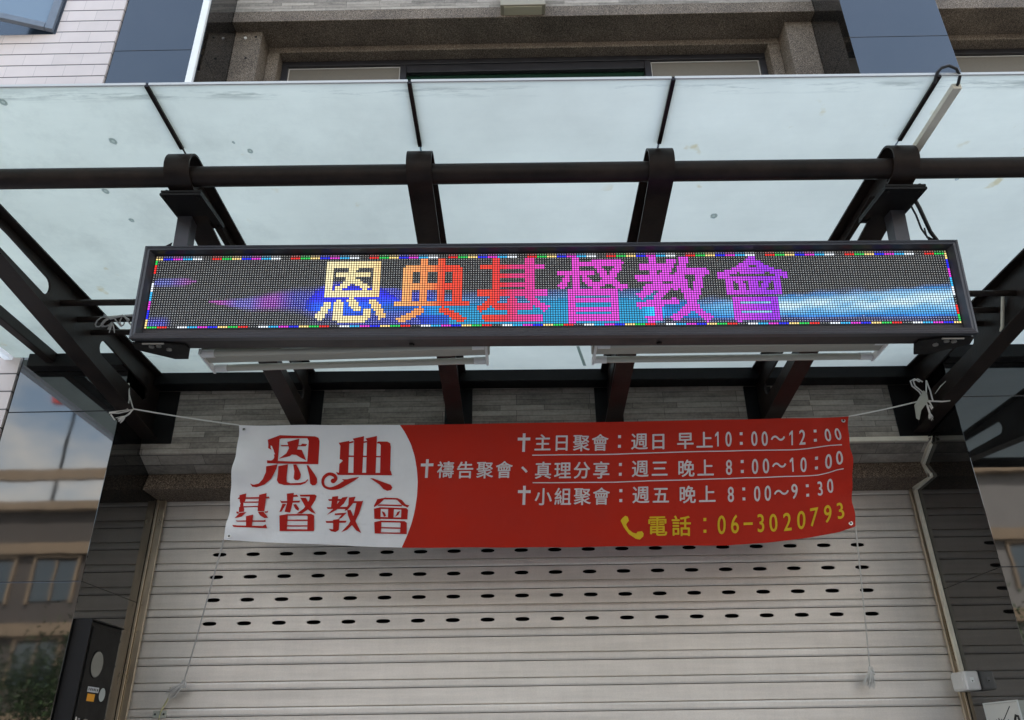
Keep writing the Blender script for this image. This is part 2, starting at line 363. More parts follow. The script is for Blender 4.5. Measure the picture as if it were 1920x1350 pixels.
# banner cloth: fine weave
def cloth(name, col):
    m = mat(name, col, .75, spec=.25, noise=(4, .05)); nt = m.node_tree; b = nt.nodes['Principled BSDF']
    geo = N(nt, 'ShaderNodeNewGeometry')
    w = N(nt, 'ShaderNodeTexNoise', {'Vector': geo.outputs['Position'], 'Scale': 4.5, 'Detail': 4.0})
    bp = N(nt, 'ShaderNodeBump', {'Height': w.outputs[0], 'Strength': .3, 'Distance': .05})
    nt.links.new(bp.outputs[0], b.inputs['Normal'])
    b.inputs['Sheen Weight'].default_value = .1
    return m
M['red'] = cloth('red_banner_cloth', (.47, .019, .006)); M['clothwhite'] = cloth('white_banner_cloth', (.82, .82, .83))
M['inkwhite'] = cloth('white_print', (.68, .62, .62)); M['inkyellow'] = cloth('yellow_print', (.72, .48, .02)); M['inkred'] = cloth('red_print', (.44, .012, .006))

# ------------------------------------------------------------------ printed matter of the banner (u along it, v down it)
WHITE_CHARS= [('†', 0.46865, 0.16481, 33, 33), ('主', 0.49925, 0.16674, 33, 33), ('日', 0.53026, 0.16866, 33, 33), ('聚', 0.56248, 0.17064, 33, 33), ('會', 0.59304, 0.16944, 33, 33), ('：', 0.62462, 0.1635, 33, 33), ('週', 0.65704, 0.16617, 33, 33), ('日', 0.68786, 0.16912, 33, 33), ('早', 0.73181, 0.16763, 33, 33), ('上', 0.76307, 0.16721, 33, 33), ('1', 0.78347, 0.1612, 27, 14), ('0', 0.80227, 0.16309, 27, 14), ('：', 0.82312, 0.16007, 33, 33), ('0', 0.84463, 0.16286, 27, 14), ('0', 0.86161, 0.1652, 27, 14), ('～', 0.88314, 0.16446, 26, 26), ('1', 0.90464, 0.16723, 27, 14), ('2', 0.92231, 0.16707, 27, 14), ('：', 0.9432, 0.16089, 33, 33), ('0', 0.96405, 0.161, 27, 14), ('0', 0.98132, 0.15498, 27, 14), ('†', 0.31308, 0.3654, 33, 33), ('禱', 0.34361, 0.3773, 33, 33), ('告', 0.37523, 0.38104, 33, 33), ('聚', 0.40721, 0.38277, 33, 33), ('會', 0.43839, 0.38494, 33, 33), ('、', 0.47041, 0.38996, 33, 33), ('真', 0.50159, 0.39177, 33, 33), ('理', 0.53317, 0.39349, 33, 33), ('分', 0.56433, 0.39317, 33, 33), ('享', 0.59588, 0.39387, 33, 33), ('：', 0.62662, 0.39088, 33, 33), ('週', 0.65849, 0.38913, 33, 33), ('三', 0.68998, 0.39191, 33, 33), ('晚', 0.73269, 0.39344, 33, 33), ('上', 0.76416, 0.39286, 33, 33), ('8', 0.80237, 0.39085, 27, 14), ('：', 0.82397, 0.38664, 33, 33), ('0', 0.84464, 0.39013, 27, 14), ('0', 0.86217, 0.39011, 27, 14), ('～', 0.88352, 0.39058, 26, 26), ('1', 0.90419, 0.39201, 27, 14), ('0', 0.92327, 0.39662, 27, 14), ('：', 0.94421, 0.39142, 33, 33), ('0', 0.9631, 0.3907, 27, 14), ('0', 0.97967, 0.37408, 27, 14), ('†', 0.47242, 0.59333, 33, 33), ('小', 0.50322, 0.60293, 33, 33), ('組', 0.53477, 0.60245, 33, 33), ('聚', 0.5659, 0.60294, 33, 33), ('會', 0.59663, 0.6044, 33, 33), ('：', 0.62795, 0.60133, 33, 33), ('週', 0.65991, 0.59835, 33, 33), ('五', 0.69184, 0.60425, 33, 33), ('晚', 0.73469, 0.60222, 33, 33), ('上', 0.76661, 0.6015, 33, 33), ('8', 0.80451, 0.60737, 27, 14), ('：', 0.82571, 0.60625, 33, 33), ('0', 0.84735, 0.60852, 27, 14), ('0', 0.8643, 0.60973, 27, 14), ('～', 0.88545, 0.61363, 26, 26), ('9', 0.90596, 0.61621, 27, 14), ('：', 0.92671, 0.61795, 33, 33), ('3', 0.94795, 0.61101, 27, 14), ('0', 0.96527, 0.596, 27, 14)]
YELLOW_CHARS= [('電', 0.68638, 0.8461, 38, 38), ('話', 0.72466, 0.84889, 38, 38), ('：', 0.76273, 0.84409, 38, 38), ('0', 0.78928, 0.84279, 32, 18), ('6', 0.8103, 0.84079, 32, 18), ('-', 0.83087, 0.84266, 38, 38), ('3', 0.85168, 0.84352, 32, 18), ('0', 0.87178, 0.84863, 32, 18), ('2', 0.89387, 0.85229, 32, 18), ('0', 0.91534, 0.85233, 32, 18), ('7', 0.93535, 0.84184, 32, 18), ('9', 0.95687, 0.83503, 32, 18), ('3', 0.97756, 0.82619, 32, 18)]
RULES= [[(0.48308, 0.26846), (0.61495, 0.26698), (0.72336, 0.26101), (0.83174, 0.25805), (0.90847, 0.26529), (0.94235, 0.26355), (0.96496, 0.25989), (0.98528, 0.26047)], [(0.48533, 0.49182), (0.6156, 0.49267), (0.72318, 0.48737), (0.83075, 0.47738), (0.90687, 0.48965), (0.94717, 0.49324), (0.96293, 0.48399), (0.97425, 0.47291), (0.98543, 0.47476)]]
EDGE= [(0.26383, -0.00151), (0.27355, 0.0651), (0.28397, 0.15901), (0.29173, 0.26111), (0.29687, 0.37139), (0.29951, 0.47151), (0.29987, 0.58871), (0.29791, 0.7048), (0.29407, 0.81106), (0.28837, 0.90776), (0.28176, 0.99791)]
PHONE= [(0.62803, 0.80063), (0.6302, 0.7823), (0.63526, 0.76199), (0.63928, 0.76992), (0.64134, 0.80161), (0.63762, 0.82305), (0.63698, 0.83384), (0.64104, 0.86984), (0.64772, 0.89514), (0.65326, 0.90308), (0.65479, 0.88918), (0.66208, 0.88538), (0.66497, 0.90391), (0.66434, 0.92538), (0.65885, 0.9497), (0.65222, 0.9428), (0.64111, 0.90545), (0.63325, 0.85306)]
BRUSH= [[[(0.0504, 0.1309), (0.07, 0.0942), (0.0704, 0.3087), (0.071, 0.3355), (0.0536, 0.3334), (0.0523, 0.1747)], [(0.07, 0.0942), (0.1269, 0.0979), (0.1325, 0.1093), (0.1349, 0.1381), (0.137, 0.3386), (0.1185, 0.3323), (0.1172, 0.1385), (0.1145, 0.1145), (0.0729, 0.1223), (0.0704, 0.1301)], [(0.0532, 0.3122), (0.0914, 0.3141), (0.1366, 0.3188), (0.137, 0.3396), (0.0537, 0.3353)], [(0.0723, 0.1776), (0.1049, 0.1764), (0.1073, 0.1629), (0.1152, 0.1665), (0.1132, 0.1848), (0.0743, 0.1881)], [(0.083, 0.1511), (0.1019, 0.1206), (0.1015, 0.1727), (0.0994, 0.2208), (0.0887, 0.2693), (0.0715, 0.2942), (0.0828, 0.2456), (0.0864, 0.2021)], [(0.0965, 0.2113), (0.1075, 0.2157), (0.1165, 0.3059), (0.107, 0.2826), (0.0993, 0.2591), (0.092, 0.2547)], [(0.0524, 0.3604), (0.0704, 0.3413), (0.0693, 0.3758), (0.0622, 0.4625), (0.0527, 0.5163), (0.0406, 0.5393), (0.0334, 0.5357), (0.0296, 0.5115), (0.0352, 0.5201), (0.0435, 0.5082), (0.0489, 0.4692), (0.0524, 0.4065)], [(0.0721, 0.3565), (0.0875, 0.3401), (0.0876, 0.4598), (0.0889, 0.4927), (0.0954, 0.5034), (0.1114, 0.5008), (0.1193, 0.4897), (0.1225, 0.4706), (0.1239, 0.4771), (0.1196, 0.5037), (0.1118, 0.5195), (0.0849, 0.5186), (0.0756, 0.5035), (0.0718, 0.4755), (0.0721, 0.4232)], [(0.096, 0.3414), (0.101, 0.3411), (0.1074, 0.3918), (0.1109, 0.4294), (0.1107, 0.4623), (0.107, 0.4787), (0.102, 0.4754), (0.0995, 0.4587), (0.0995, 0.4019)], [(0.1183, 0.3494), (0.121, 0.3492), (0.1333, 0.4274), (0.1379, 0.4645), (0.1386, 0.4971), (0.136, 0.5189), (0.1315, 0.5212), (0.1277, 0.5076), (0.1249, 0.4375)]], [[(0.1666, 0.1543), (0.1839, 0.1377), (0.1865, 0.4045), (0.1866, 0.4138), (0.1716, 0.4103), (0.1698, 0.1799)], [(0.189, 0.1196), (0.2072, 0.0974), (0.2093, 0.4074), (0.195, 0.4085), (0.1915, 0.1366)], [(0.2099, 0.1172), (0.2282, 0.0951), (0.2309, 0.4058), (0.2156, 0.4069), (0.2126, 0.1361)], [(0.2291, 0.1497), (0.2312, 0.1422), (0.2457, 0.1418), (0.2504, 0.1538), (0.2521, 0.1865), (0.2543, 0.4086), (0.2381, 0.4052), (0.2356, 0.173), (0.2332, 0.159), (0.2293, 0.1592)], [(0.1834, 0.2625), (0.2367, 0.2636), (0.2369, 0.2748), (0.1836, 0.2756)], [(0.1823, 0.151), (0.1908, 0.1394), (0.1911, 0.1527), (0.1826, 0.1643)], [(0.2067, 0.1447), (0.213, 0.1389), (0.2132, 0.1511), (0.2069, 0.157)], [(0.167, 0.4022), (0.1707, 0.4085), (0.2533, 0.4032), (0.2547, 0.381), (0.2577, 0.4221), (0.1701, 0.4272)], [(0.1665, 0.4946), (0.1672, 0.4899), (0.1683, 0.4824), (0.1696, 0.4724), (0.1703, 0.4592), (0.1698, 0.446), (0.1686, 0.4352), (0.1671, 0.4254), (0.1651, 0.4176), (0.1628, 0.4124), (0.1603, 0.4089), (0.1575, 0.4075), (0.1548, 0.4091), (0.1524, 0.4143), (0.1502, 0.422), (0.1483, 0.4315), (0.1468, 0.4421), (0.1458, 0.454), (0.1452, 0.4668), (0.1451, 0.4799), (0.1453, 0.4924), (0.1459, 0.5043), (0.1469, 0.5161), (0.1484, 0.5271), (0.1502, 0.5363), (0.1525, 0.5432), (0.155, 0.5483), (0.1578, 0.5517), (0.1608, 0.5534), (0.164, 0.5533), (0.1674, 0.5517), (0.171, 0.5484), (0.1745, 0.5431), (0.178, 0.5351), (0.1813, 0.5252), (0.1843, 0.5153), (0.1869, 0.5068), (0.1893, 0.4994), (0.1916, 0.4921), (0.194, 0.4846), (0.1963, 0.4769), (0.1987, 0.4681), (0.2011, 0.4586), (0.2032, 0.4501), (0.2047, 0.4442), (0.2044, 0.4417), (0.2025, 0.4432), (0.1998, 0.4454), (0.1967, 0.4481), (0.1938, 0.4513), (0.1911, 0.4545), (0.1884, 0.458), (0.1855, 0.4627), (0.1825, 0.4694), (0.1794, 0.479), (0.1764, 0.4902), (0.1737, 0.5008), (0.1711, 0.5094), (0.1684, 0.5166), (0.1656, 0.5233), (0.1629, 0.5284), (0.1604, 0.5312), (0.1581, 0.5312), (0.1559, 0.529), (0.154, 0.5251), (0.1525, 0.5205), (0.1514, 0.5148), (0.1505, 0.5074), (0.1499, 0.499), (0.1496, 0.4908), (0.1495, 0.4823), (0.1499, 0.4731), (0.1504, 0.4642), (0.1512, 0.4568), (0.1522, 0.4499), (0.1536, 0.4429), (0.1551, 0.4374), (0.1564, 0.4345), (0.1578, 0.434), (0.1596, 0.4355), (0.1614, 0.4383), (0.1626, 0.4414), (0.1635, 0.4449), (0.1643, 0.4496), (0.1649, 0.4542), (0.1649, 0.4551), (0.1646, 0.4554), (0.1636, 0.4589), (0.1623, 0.4633), (0.1613, 0.4669)], [(0.1678, 0.4776), (0.1675, 0.4879), (0.1662, 0.4955), (0.1643, 0.4984), (0.1622, 0.4958), (0.1606, 0.4885), (0.1599, 0.4783), (0.1603, 0.468), (0.1616, 0.4604), (0.1635, 0.4575), (0.1655, 0.4601), (0.1671, 0.4674)], [(0.1774, 0.4628), (0.1878, 0.4619), (0.1847, 0.4881)], [(0.2226, 0.4498), (0.228, 0.4521), (0.2455, 0.4827), (0.2566, 0.4999), (0.2596, 0.5224), (0.2581, 0.5434), (0.252, 0.5513), (0.2455, 0.5374), (0.2387, 0.5016)]], [[(0.014, 0.6092), (0.0243, 0.5909), (0.026, 0.7558), (0.0168, 0.7581)], [(0.046, 0.6029), (0.0582, 0.5883), (0.0592, 0.7477), (0.0486, 0.7503)], [(0.012, 0.645), (0.0135, 0.6304), (0.0612, 0.6216), (0.062, 0.6158), (0.0645, 0.6341)], [(0.023, 0.6665), (0.0479, 0.6621), (0.0482, 0.6743), (0.0233, 0.6788)], [(0.024, 0.708), (0.0488, 0.7042), (0.0491, 0.7154), (0.0243, 0.7193)], [(0.0122, 0.7573), (0.0131, 0.7495), (0.0163, 0.7563), (0.0631, 0.7486), (0.0651, 0.7398), (0.0646, 0.7594), (0.0139, 0.7702)], [(0.0191, 0.7632), (0.0306, 0.7603), (0.0234, 0.797), (0.0114, 0.8125)], [(0.0495, 0.7557), (0.0583, 0.7535), (0.0664, 0.7999), (0.0609, 0.806), (0.0533, 0.7846)], [(0.0305, 0.7952), (0.0426, 0.7808), (0.0422, 0.8808), (0.0334, 0.8815)], [(0.0146, 0.8305), (0.0172, 0.8335), (0.0604, 0.8237), (0.0625, 0.8157), (0.0629, 0.8351), (0.0171, 0.8439)], [(0.0111, 0.8758), (0.02, 0.8788), (0.0587, 0.8696), (0.0634, 0.8545), (0.0662, 0.8851), (0.0142, 0.8937)]], [[(0.0915, 0.593), (0.1028, 0.5851), (0.1025, 0.6597), (0.0996, 0.7482), (0.0906, 0.7422), (0.0934, 0.6656)], [(0.1002, 0.6069), (0.1081, 0.6003), (0.1106, 0.6168), (0.1005, 0.6209)], [(0.0814, 0.6467), (0.0843, 0.6565), (0.1144, 0.6488), (0.113, 0.6648), (0.0843, 0.6715)], [(0.0862, 0.6787), (0.0922, 0.6778), (0.0858, 0.7429), (0.0826, 0.7461)], [(0.1036, 0.6828), (0.1079, 0.6775), (0.1136, 0.7137), (0.1126, 0.7324), (0.1079, 0.7192)], [(0.1126, 0.6007), (0.1365, 0.595), (0.1396, 0.6058), (0.1383, 0.6411), (0.1316, 0.7065), (0.1183, 0.7545), (0.1104, 0.7539), (0.1211, 0.7127), (0.1286, 0.6423), (0.1289, 0.6136), (0.1138, 0.6155)], [(0.114, 0.6257), (0.1229, 0.6245), (0.1334, 0.7063), (0.1414, 0.7556), (0.1341, 0.7429), (0.1245, 0.7076)], [(0.0833, 0.7766), (0.0963, 0.7598), (0.0974, 0.8957), (0.0859, 0.8997)], [(0.0936, 0.7621), (0.1343, 0.7558), (0.1391, 0.7697), (0.1414, 0.8922), (0.1304, 0.8942), (0.1285, 0.7759), (0.1267, 0.7707), (0.0948, 0.7748)], [(0.0946, 0.8071), (0.1294, 0.8032), (0.1296, 0.8142), (0.0948, 0.8182)], [(0.0952, 0.8539), (0.13, 0.8506), (0.1302, 0.8615), (0.0955, 0.8649)], [(0.0857, 0.8869), (0.1413, 0.8841), (0.141, 0.8977), (0.086, 0.9033)]], [[(0.1645, 0.6084), (0.1742, 0.6017), (0.1732, 0.6963), (0.1644, 0.702)], [(0.1583, 0.6312), (0.1604, 0.6291), (0.18, 0.6249), (0.1794, 0.6406), (0.1603, 0.6447)], [(0.1574, 0.6956), (0.1599, 0.6971), (0.1918, 0.6875), (0.1895, 0.7069), (0.1593, 0.7118)], [(0.1807, 0.6129), (0.1895, 0.6055), (0.1842, 0.6629), (0.1728, 0.7191), (0.159, 0.7621), (0.1682, 0.7106)], [(0.1715, 0.7466), (0.19, 0.7368), (0.1828, 0.7813), (0.1777, 0.793), (0.1824, 0.756), (0.1718, 0.7612)], [(0.1698, 0.8014), (0.1798, 0.7908), (0.1802, 0.8811), (0.1752, 0.8981), (0.168, 0.8921), (0.1641, 0.8729), (0.1713, 0.878)], [(0.1581, 0.8105), (0.1603, 0.8128), (0.1912, 0.8018), (0.1897, 0.8192), (0.1597, 0.8275)], [(0.1914, 0.6117), (0.2019, 0.6041), (0.1985, 0.6611), (0.1905, 0.7167), (0.1862, 0.7219), (0.1915, 0.6711)], [(0.1955, 0.6423), (0.2124, 0.6394), (0.2149, 0.6336), (0.2135, 0.6529), (0.1952, 0.6579)], [(0.2045, 0.6467), (0.2142, 0.6455), (0.2097, 0.7413), (0.2038, 0.8143), (0.1933, 0.8744), (0.184, 0.8984), (0.1944, 0.8338), (0.2018, 0.7514)], [(0.1905, 0.7167), (0.1958, 0.7115), (0.2044, 0.7962), (0.2158, 0.8957), (0.2075, 0.8765), (0.1997, 0.8329), (0.1928, 0.7618)]], [[(0.237, 0.6201), (0.251, 0.6032), (0.2412, 0.6559), (0.2331, 0.6858), (0.2325, 0.6732)], [(0.2475, 0.6063), (0.2689, 0.6058), (0.2762, 0.6206), (0.283, 0.6559), (0.2889, 0.6618), (0.286, 0.6797), (0.2768, 0.6609), (0.2692, 0.6238), (0.2664, 0.6187), (0.2477, 0.6207)], [(0.2404, 0.6614), (0.2768, 0.66), (0.277, 0.6716), (0.2379, 0.6734)], [(0.2329, 0.6975), (0.2437, 0.6844), (0.2446, 0.7813), (0.2346, 0.7783)], [(0.2416, 0.6847), (0.2843, 0.6852), (0.2872, 0.7001), (0.2873, 0.7756), (0.2771, 0.7769), (0.2765, 0.6985), (0.2418, 0.6973)], [(0.2556, 0.6919), (0.2648, 0.6925), (0.2651, 0.7694), (0.2562, 0.768)], [(0.2343, 0.7631), (0.2872, 0.7614), (0.2873, 0.7756), (0.2346, 0.7783)], [(0.2457, 0.7166), (0.2502, 0.7249), (0.2533, 0.7532), (0.2499, 0.7609)], [(0.2749, 0.7103), (0.2706, 0.7197), (0.2676, 0.7584), (0.2727, 0.7418)], [(0.235, 0.8051), (0.2465, 0.7917), (0.247, 0.8923), (0.237, 0.8939)], [(0.2442, 0.7921), (0.2831, 0.7903), (0.2869, 0.804), (0.2881, 0.892), (0.2775, 0.89), (0.2772, 0.8079), (0.2754, 0.8037), (0.2453, 0.8053)], [(0.2459, 0.8436), (0.2781, 0.8431), (0.2782, 0.8537), (0.2461, 0.8533)], [(0.2369, 0.8851), (0.288, 0.8823), (0.2882, 0.8937), (0.237, 0.8957)]]]
TOP= [(0.0, -1.6509, 1.7607), (0.133, -1.1678, 1.7521), (0.2642, -0.6922, 1.7438), (0.4479, -0.0283, 1.7439), (0.6142, 0.5715, 1.7418), (0.8329, 1.3601, 1.7448), (0.9204, 1.6753, 1.7461), (1.0, 1.9628, 1.7512)]
BOT= [(0.0, -1.6939, 1.114), (0.0676, -1.4458, 1.0948), (0.1522, -1.1379, 1.0777), (0.2874, -0.6478, 1.0517), (0.4057, -0.2215, 1.045), (0.4987, 0.1128, 1.0428), (0.6171, 0.5377, 1.0392), (0.7997, 1.1926, 1.038), (0.8588, 1.406, 1.0468), (0.9298, 1.6654, 1.0732), (0.9721, 1.8222, 1.0983), (1.0, 1.9292, 1.1305)]

# ------------------------------------------------------------------ setting
G0 = -EYE
M['asphalt'] = mat('asphalt', (.09, .088, .085), .9, noise=(3, .25), bump=(120, .5))
M['paving'] = mat('grey_paving', (.3, .29, .27), .8, noise=(2.5, .15), bump=(40, .2))
M['earth'] = mat('ground', (.16, .155, .145), .95, noise=(.3, .2))
M['kerb'] = mat('kerb_stone', (.34, .33, .31), .8, noise=(5, .1))
struct(MB().add([(-250, -250, G0-.012), (250, -250, G0-.012), (250, 250, G0-.012), (-250, 250, G0-.012)], [(0, 1, 2, 3)]).build('ground', M['earth']))
struct(MB().box(-120, 120, -16.4, .6, G0-.1, G0-.004).build('road', M['asphalt']))
struct(MB().box(-120, 120, .75, 5.4, G0-.1, G0+.02).build('pavement', M['paving']))
struct(MB().box(-120, 120, -23.9, -16.55, G0-.1, G0+.02).build('pavement', M['paving']))
struct(MB().box(-120, 120, .6, .75, G0-.1, G0+.02).build('kerb', M['kerb']))
struct(MB().box(-120, 120, -16.55, -16.4, G0-.1, G0+.02).build('kerb', M['kerb']))

# ------------------------------------------------------------------ the shop building
XL, XR = -2.363, 2.585            # opening between the two polished piers
PXL, PXR = -3.035, 3.33           # their outer edges
YP, YS, YW = 4.315, 5.06, 4.65    # pier face, shutter, stone wall
ROOF = 12.5
shop = thing('shop_building', 'shophouse front with polished black granite piers, stone strip wall and granite window surrounds', 'building', (.1, 6, G0))
def pier(x0, x1):
    mb = MB(); js = [G0]+[-1.136+.9957*i for i in range(0, 14)]
    for a, b in zip(js, js[1:]): mb.box(x0, x1, YP, 5.29, a+.0016, b-.0016)
    mb.box(x0+.006, x1-.006, YP+.006, 5.286, js[0], js[-1])
    return mb.build('pier', M['polished'], shop, bevel=.002)
pier(PXL, XL); pier(XR, PXR)
yz = lambda x0, x1: None
def profile(mb, pts, x0, x1, mi=0):
    return mb.prism(pts, lambda a, b, t: (t, a, b), x0, x1, mi)
profile(MB(), [(YW, 3.6), (YW, 1.70), (4.82, 1.622), (5.28, 1.622), (5.28, 3.6)], XL, XR).build('stone_wall', M['strips'], shop)
profile(MB(), [(4.817, 1.619), (4.772, 1.508), (5.28, 1.508), (5.28, 1.619)], XL+.002, XR-.002).build('door_lintel', M['pebbledark'], shop, bevel=.004)
MB().box(PXL+.02, PXR+5.5, 5.30, 12, G0, ROOF).build('rear_block', M['dark'], shop)  # solid mass, its near-black colour stands in for the unlit rooms inside
M['render'] = mat('grey_render', (.3, .29, .28), .85, noise=(1.5, .12))
MB().box(PXL, PXR+5.6, 4.5, 5.29, 9.85, ROOF).build('unseen_upper_wall', M['render'], shop)  # out of view, made tall so that it shades the front and street
MB().box(PXL+.3, PXR+5.6, YP, 5.29, G0, -1.45).build('plinth', M['kerb'], shop)

def bay(x0, x1, split=True):
    """granite surround, stone apron and the sliding window of one upper opening"""
    mb = MB()
    profile(mb, [(4.705, 5.72), (4.70, 5.588), (5.28, 5.588), (5.28, 5.72)], x0, x1)
    mb.box(x0, x0+.232, 4.80, 5.28, 3.61, 5.586); mb.box(x1-.232, x1, 4.80, 5.28, 3.61, 5.586)
    mb.box(x0+.234, x1-.234, 4.972, 5.28, 5.519, 5.586)
    mb.box(x0+.234, x0+.336, 4.972, 5.28, 3.61, 5.517); mb.box(x1-.336, x1-.234, 4.972, 5.28, 3.61, 5.517)
    mb.box(x0+.338, x1-.338, 4.9, 5.28, 3.61, 4.2)
    s = mb.build('window_surround', M['pebble'], shop, bevel=.006)
    MB().box(x0, x1, 4.72, 5.28, 5.722, 9.84).build('stone_band', M['strips'], shop)
    a, b = x0+.336, x1-.336; y = 5.075
    f = MB(); f.box(a, b, y, y+.09, 5.462, 5.517); f.box(a, a+.055, y+.002, y+.088, 4.2, 5.46); f.box(b-.055, b, y+.002, y+.088, 4.2, 5.46)
    m1, m2 = (a+1.05, b-1.07)
    for m in (m1, m2): f.box(m, m+.055, y+.004, y+.086, 4.2, 5.46)
    f.box(m1+.057, m2-.002, y+.01, y+.05, 5.375, 5.46)
    w = f.build('window', M['alu'], shop, bevel=.003)
    sub(MB().box(m1+.057, m2-.002, y+.055, y+.063, 4.2, 5.46), 'glass', M['greenglass'], w, shop)
    for u, v in ((a+.057, m1-.002), (m2+.057, b-.057)):
        sub(MB().box(u, v, y+.03, y+.034, 4.2, 5.448).box(u, v, y+.024, y+.03, 5.449, 5.457, 1).box(u, u+.008, y+.022, y+.03, 4.2, 5.449, 1).box(v-.008, v, y+.022, y+.03, 4.2, 5.449, 1),
            'insect_screen', [M['screen'], M['screenedge']], w, shop)
bay(XL, XR)
bay(PXR, PXR+4.95)
# anchor bolt and drill holes left in the surround of the middle window
MB().cyl((-2.268, 4.79, 5.505), (-2.268, 4.802, 5.505), .012, 10).build('anchor_bolt', M['white'], shop)
for x, z in ((-2.18, 5.52), (-2.235, 5.27)): MB().cyl((x, 4.797, z), (x, 4.802, z), .011, 10).build('drill_hole', M['dark'], shop)

# white strip up the corner of the left pier
tag(MB().box(-2.418, -2.366, YP-.032, YP-.002, 2.32, 9.8).build('corner_strip', M['whitetrim'], bevel=.004), 'bright white vertical strip on the corner of the upper left granite pier', 'trim strip')
# small box lamp over the middle window
t = thing('wall_lamp', 'small square beige wall lamp above the middle window at the top edge', 'wall lamp', (.1, 4.6, 5.6))
MB().box(-.08, .30, 4.60, 4.715, 5.612, 5.95).build('housing', mat('beige_lamp_box', (.3, .27, .2), .5), t, bevel=.006)
MB().box(-.05, .27, 4.615, 4.70, 5.606, 5.611).build('diffuser', mat('lamp_diffuser', (.5, .46, .33), .4), t)

# ------------------------------------------------------------------ pale tiled house next door
tiled = thing('tiled_house', 'neighbouring house wall clad in pale pink lapped tiles, left of the granite pier', 'building', (-6, 5, G0))
mb = MB(); x1 = PXL-.004
mb.box(-3.515, x1, 4.30, 9, G0, ROOF-2); mb.box(-9.5, -3.515, 4.30, 9, G0, 5.015); mb.box(-9.5, -3.515, 4.30, 9, 6.7, ROOF-2); mb.box(-9.5, -5.2, 4.30, 9, 5.015, 6.7)
mb.box(-5.2, -3.515, 4.75, 9, 5.015, 6.7)
mb.build('tile_wall', M['tile'], tiled)
f = MB(); f.box(-3.575, -3.515, 4.34, 4.43, 5.02, 6.69); f.box(-5.19, -3.577, 4.342, 4.428, 5.02, 5.07); f.box(-4.36, -4.30, 4.344, 4.426, 5.072, 6.69)
f.box(-5.19, -3.577, 4.5, 4.74, 5.07, 5.09)
w = f.build('window', M['bluealu'], tiled, bevel=.004)
sub(MB().box(-5.19, -3.58, 4.44, 4.448, 5.075, 6.69), 'glass', M['oppglass'], w, tiled)
# casement leaf, hinged at its right edge and pushed open over the pavement
h0 = Vector((-3.535, 4.285)); h1 = Vector((-4.17, 4.07)); dv = (h1-h0).normalized(); nv = Vector((-dv.y, dv.x))
def leaf(mb, a, b, z0, z1, t0, t1, mi=0):
    vs = []
    for z in (z0, z1):
        for q, t in ((a, t0), (b, t0), (b, t1), (a, t1)):
            p = h0+dv*q+nv*t; vs.append((p.x, p.y, z))
    return mb.add(vs, [(0, 1, 2, 3), (7, 6, 5, 4), (0, 4, 5, 1), (1, 5, 6, 2), (2, 6, 7, 3), (3, 7, 4, 0)], mi)
mb = MB(); leaf(mb, 0, .055, 5.035, 6.6, -.02, .02); leaf(mb, .057, .66, 5.035, 5.09, -.02, .02); leaf(mb, .6, .655, 5.092, 6.6, -.02, .02)
lf = sub(mb, 'casement_leaf', M['bluealu'], w, tiled, bevel=.004)
gl = leaf(MB(), .057, .598, 5.092, 6.6, -.004, .004).build('leaf_glass', M['blueglass'], tiled); gl.parent = w

# ------------------------------------------------------------------ roller shutter
sh = thing('roller_shutter', 'closed pale grey steel roller shutter with four rows of slotted vent holes', 'roller shutter', (.1, YS, G0))
SX0, SX1 = -2.318, 2.592
HX, HZ, HDX, HDZ = -1.918, 1.1565, .2147, .1413
mb = MB()
def srow(zt, zb, y0, y1): mb.add([(SX0, YS+y0, zt), (SX1, YS+y0, zt), (SX1, YS+y1, zb), (SX0, YS+y1, zb)], [(0, 1, 2, 3)])
def holes_row(zc, zt, zb):
    xs = [SX0]+[HX+HDX*(i-.5) for i in range(21)]+[SX1]
    n = 24
    for k in range(len(xs)-1):
        a, b = xs[k], xs[k+1]
        if k == 0 or k == len(xs)-2:
            mb.add([(a, YS, zt), (b, YS, zt), (b, YS, zb), (a, YS, zb)], [(0, 1, 2, 3)]); continue
        cx = (a+b)/2; inn = []; out = []; back = []; hw = (b-a)/2
        ang = [2*math.pi*(i+.5)/24 for i in range(24)]+[math.atan2(d, w)%(2*math.pi) for d in (zt-zc, zb-zc) for w in (hw, -hw)]
        ang.sort(); n = len(ang)
        for t in ang:
            c, s_ = math.cos(t), math.sin(t)
            # slot with softly squared ends
            q = (abs(c/.045)**2.6+abs(s_/.0125)**2.6)**(-1/2.6)
            inn.append((cx+c*q, YS, zc+s_*q)); back.append((cx+c*q, YS+.01, zc+s_*q))
            dz = (zt-zc) if s_ > 0 else (zc-zb)
            k1 = min(hw/abs(c) if abs(c) > 1e-6 else 1e9, dz/abs(s_) if abs(s_) > 1e-6 else 1e9)
            out.append((cx+c*k1, YS, zc+s_*k1))
        fs = []
        for i in range(n):
            j = (i+1) % n; fs += [(i, j, n+j, n+i), (2*n+i, 2*n+j, j, i)]
        mb.add(inn+out+back, fs)
z = HZ+.0385+HDZ*3; row = -3
while z > G0+.1:
    zt = z; zb = z-HDZ
    if 0 <= row <= 3: holes_row(HZ-HDZ*row, zt, zt-.0885)
    else: srow(zt, zt-.0885, 0, 0)
    srow(zt-.0885, zt-.0889, 0, .014); srow(zt-.0889, zt-.0915, .014, .014); srow(zt-.0915, zt-.0955, .014, -.004)
    srow(zt-.0955, zt-.106, -.004, -.0062); srow(zt-.106, zt-.1265, -.0062, -.0062); srow(zt-.1265, zt-.1365, -.0062, -.003)
    srow(zt-.1365, zt-.1365, -.003, .04); srow(zt-.1365, zb, .04, .04); srow(zb, zb, .04, 0)
    z = zb; row += 1
mb.box(SX0, SX1, YS-.01, YS+.03, G0+.03, z)
mb.build('slat_curtain', M['slat'], sh)
